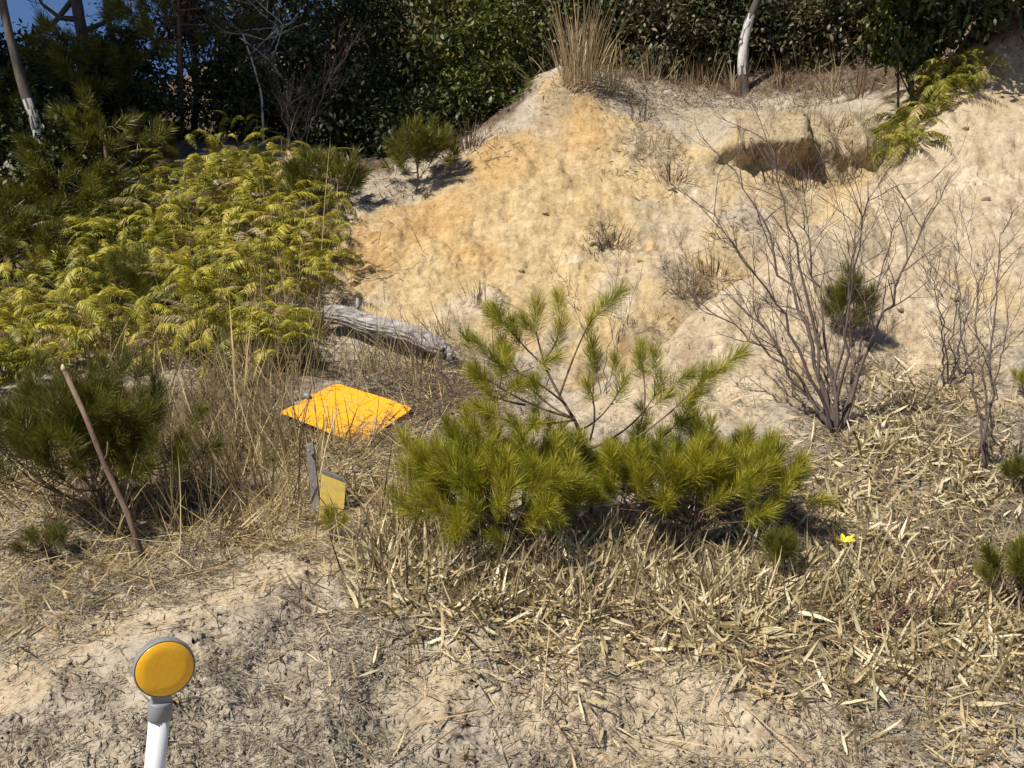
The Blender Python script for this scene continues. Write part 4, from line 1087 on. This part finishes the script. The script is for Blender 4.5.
SP_ = [(520, 272, 11), (592, 244, 14), (545, 214, 10), (640, 262, 10), (900, 310, 12), (985, 200, 11), (955, 300, 14), (812, 412, 22), (795, 420, 14), (700, 402, 12), (672, 190, 10), (730, 160, 10), (965, 130, 10)]
for k, (px, py, wpx) in enumerate(SP_):
    p = hit(px, py); s_ = wpx / 2 * p[1] / F_PX
    o = bpy.data.objects.new('stone', ST[k % 6]); COL.objects.link(o)
    o.location = Vector([float(c) for c in p]) + Vector((0, 0, s_ * .1)); o.scale = (s_, s_, s_); o.rotation_euler = (random.gauss(.4, .3), random.gauss(0, .3), random.random() * 6.28)
    tag(o, 'small pale stone half set in the bare sandy slope', 'stone', 'stones on the bare slopes')

# ---------------------------------------------------------------- litter and grass (uncountable)
litter('bamboo_leaf_litter', 150000, [(560, 590, 170, 50, .9), (800, 620, 220, 70, 1), (980, 660, 140, 110, .9), (930, 440, 90, 50, .6), (480, 570, 110, 45, .8), (850, 510, 150, 60, .5), (560, 640, 250, 60, .30), (600, 700, 400, 80, .07), (200, 580, 200, 60, .08)],
       (.03, .12), (.003, .013), (.12, .3), (-.6, .6), M['straw'], 'straw-coloured fallen bamboo leaves strewn over the verge', 'leaf litter', 700, y1=7.5, cs=2.6)
litter('broad_leaf_straw', 95000, [(560, 590, 170, 40, 1), (450, 565, 60, 35, .8), (760, 610, 130, 45, 1), (900, 650, 120, 60, .6), (900, 430, 70, 45, .55), (960, 480, 70, 45, .35), (860, 520, 90, 40, .3), (560, 640, 160, 35, .25)],
       (.06, .16), (.006, .016), (.32, .38), (-.6, .6), M['cream'], 'broad cream bamboo leaves massed below the middle pine shrubs', 'leaf litter', 702, ((0, .3), (.25, .9), (.5, 1), (.75, .7), (1, 0)), y1=7, cs=3.2, clump=.8)
litter('fallen_stalks', 22000, [(700, 640, 420, 120, .35), (930, 500, 180, 120, .5), (250, 600, 250, 70, .3), (450, 430, 100, 60, .6), (540, 740, 400, 50, .2)],
       (.12, .38), (.002, .0045), (.08, .16), (-.25, .25), M['stalk'], 'long thin dead stalks lying tangled over the verge', 'dead stalks', 703, ((0, 1), (.25, 1), (.5, .9), (.75, .8), (1, 0)), y1=8)
litter('standing_straw', 34000, [(560, 575, 190, 45, .9), (800, 600, 150, 45, .7), (960, 640, 120, 90, .5), (430, 560, 70, 40, .9)],
       (.08, .22), (.004, .011), (.9, .4), (-.1, .5), M['straw'], 'straw blades standing below the pine shrubs', 'dry grass', 705, y1=6, cs=2.6)
litter('fine_litter', 520000, [(512, 720, 700, 140, .8), (300, 640, 500, 90, .7), (900, 560, 300, 160, .8), (100, 580, 160, 60, .9), (420, 410, 90, 60, 1), (400, 460, 120, 60, .9), (950, 450, 150, 100, .6), (512, 560, 300, 60, .8)],
       (.012, .05), (.0015, .0045), (.06, .18), (-.2, .2), M['straw_grey'], 'fine grey-brown straw and twig crumbs on the ground', 'leaf litter', 710, y1=8, clump=.9)
litter('brown_litter', 120000, [(430, 390, 80, 50, 1), (780, 85, 180, 26, 1), (455, 145, 50, 25, .8), (380, 195, 40, 20, .6), (650, 95, 90, 20, .8), (670, 150, 30, 30, .25), (150, 320, 170, 120, .6), (340, 200, 30, 40, .4), (60, 470, 120, 60, .7), (690, 285, 28, 18, .9), (740, 235, 30, 20, .6), (650, 155, 40, 40, .5), (600, 245, 20, 12, .8), (650, 325, 25, 10, .7), (565, 88, 40, 8, .8), (800, 125, 90, 14, .8), (850, 140, 40, 15, .9), (950, 540, 120, 70, .4), (560, 740, 400, 60, .12), (870, 640, 120, 80, .3)],
       (.03, .12), (.003, .010), (.35, .4), (-.3, .3), M['brownlitter'], 'brown dead stems and leaves in the hollows and along the wood', 'leaf litter', 720, y1=12.8)
litter('dry_grass', 70000, [(225, 470, 85, 70, 1), (250, 400, 50, 70, .65), (270, 330, 55, 60, .6), (285, 480, 40, 50, .7), (160, 520, 110, 30, .5), (380, 480, 40, 40, .15), (400, 372, 60, 25, .25), (430, 540, 60, 30, .5), (440, 370, 40, 30, .3), (700, 85, 250, 22, .1), (810, 138, 60, 10, .5), (200, 270, 130, 80, .2), (150, 360, 90, 30, .4), (300, 280, 30, 70, .3)],
       (.18, .55), (.004, .009), (1.2, .3), (.05, .55), M['drygrass'], 'tall dry tan grass around the fallen sign', 'dry grass', 730, ((0, .7), (.3, 1), (.6, .85), (.85, .5), (1, 0)), -.02, y0=3.3, y1=12, cs=3.5)
litter('flattened_straw', 60000, [(360, 470, 90, 55, 1), (300, 530, 90, 35, .9), (200, 540, 130, 30, .6), (400, 530, 60, 40, .7), (90, 560, 120, 30, .6), (30, 510, 80, 50, .7), (30, 640, 120, 60, .3), (450, 400, 50, 40, .5)],
       (.08, .28), (.003, .008), (.15, .25), (-.2, .3), M['drygrass'], 'flattened dry straw around the yellow marker', 'dry grass', 740, y0=3, y1=7)
litter('green_blades', 9000, [(560, 560, 160, 30, .25), (960, 640, 120, 90, .15), (300, 350, 60, 60, .3)],
       (.08, .2), (.003, .006), (1.1, .3), (0, .4), M['greengrass'], 'scattered green blades among the straw', 'grass', 750, y1=8)
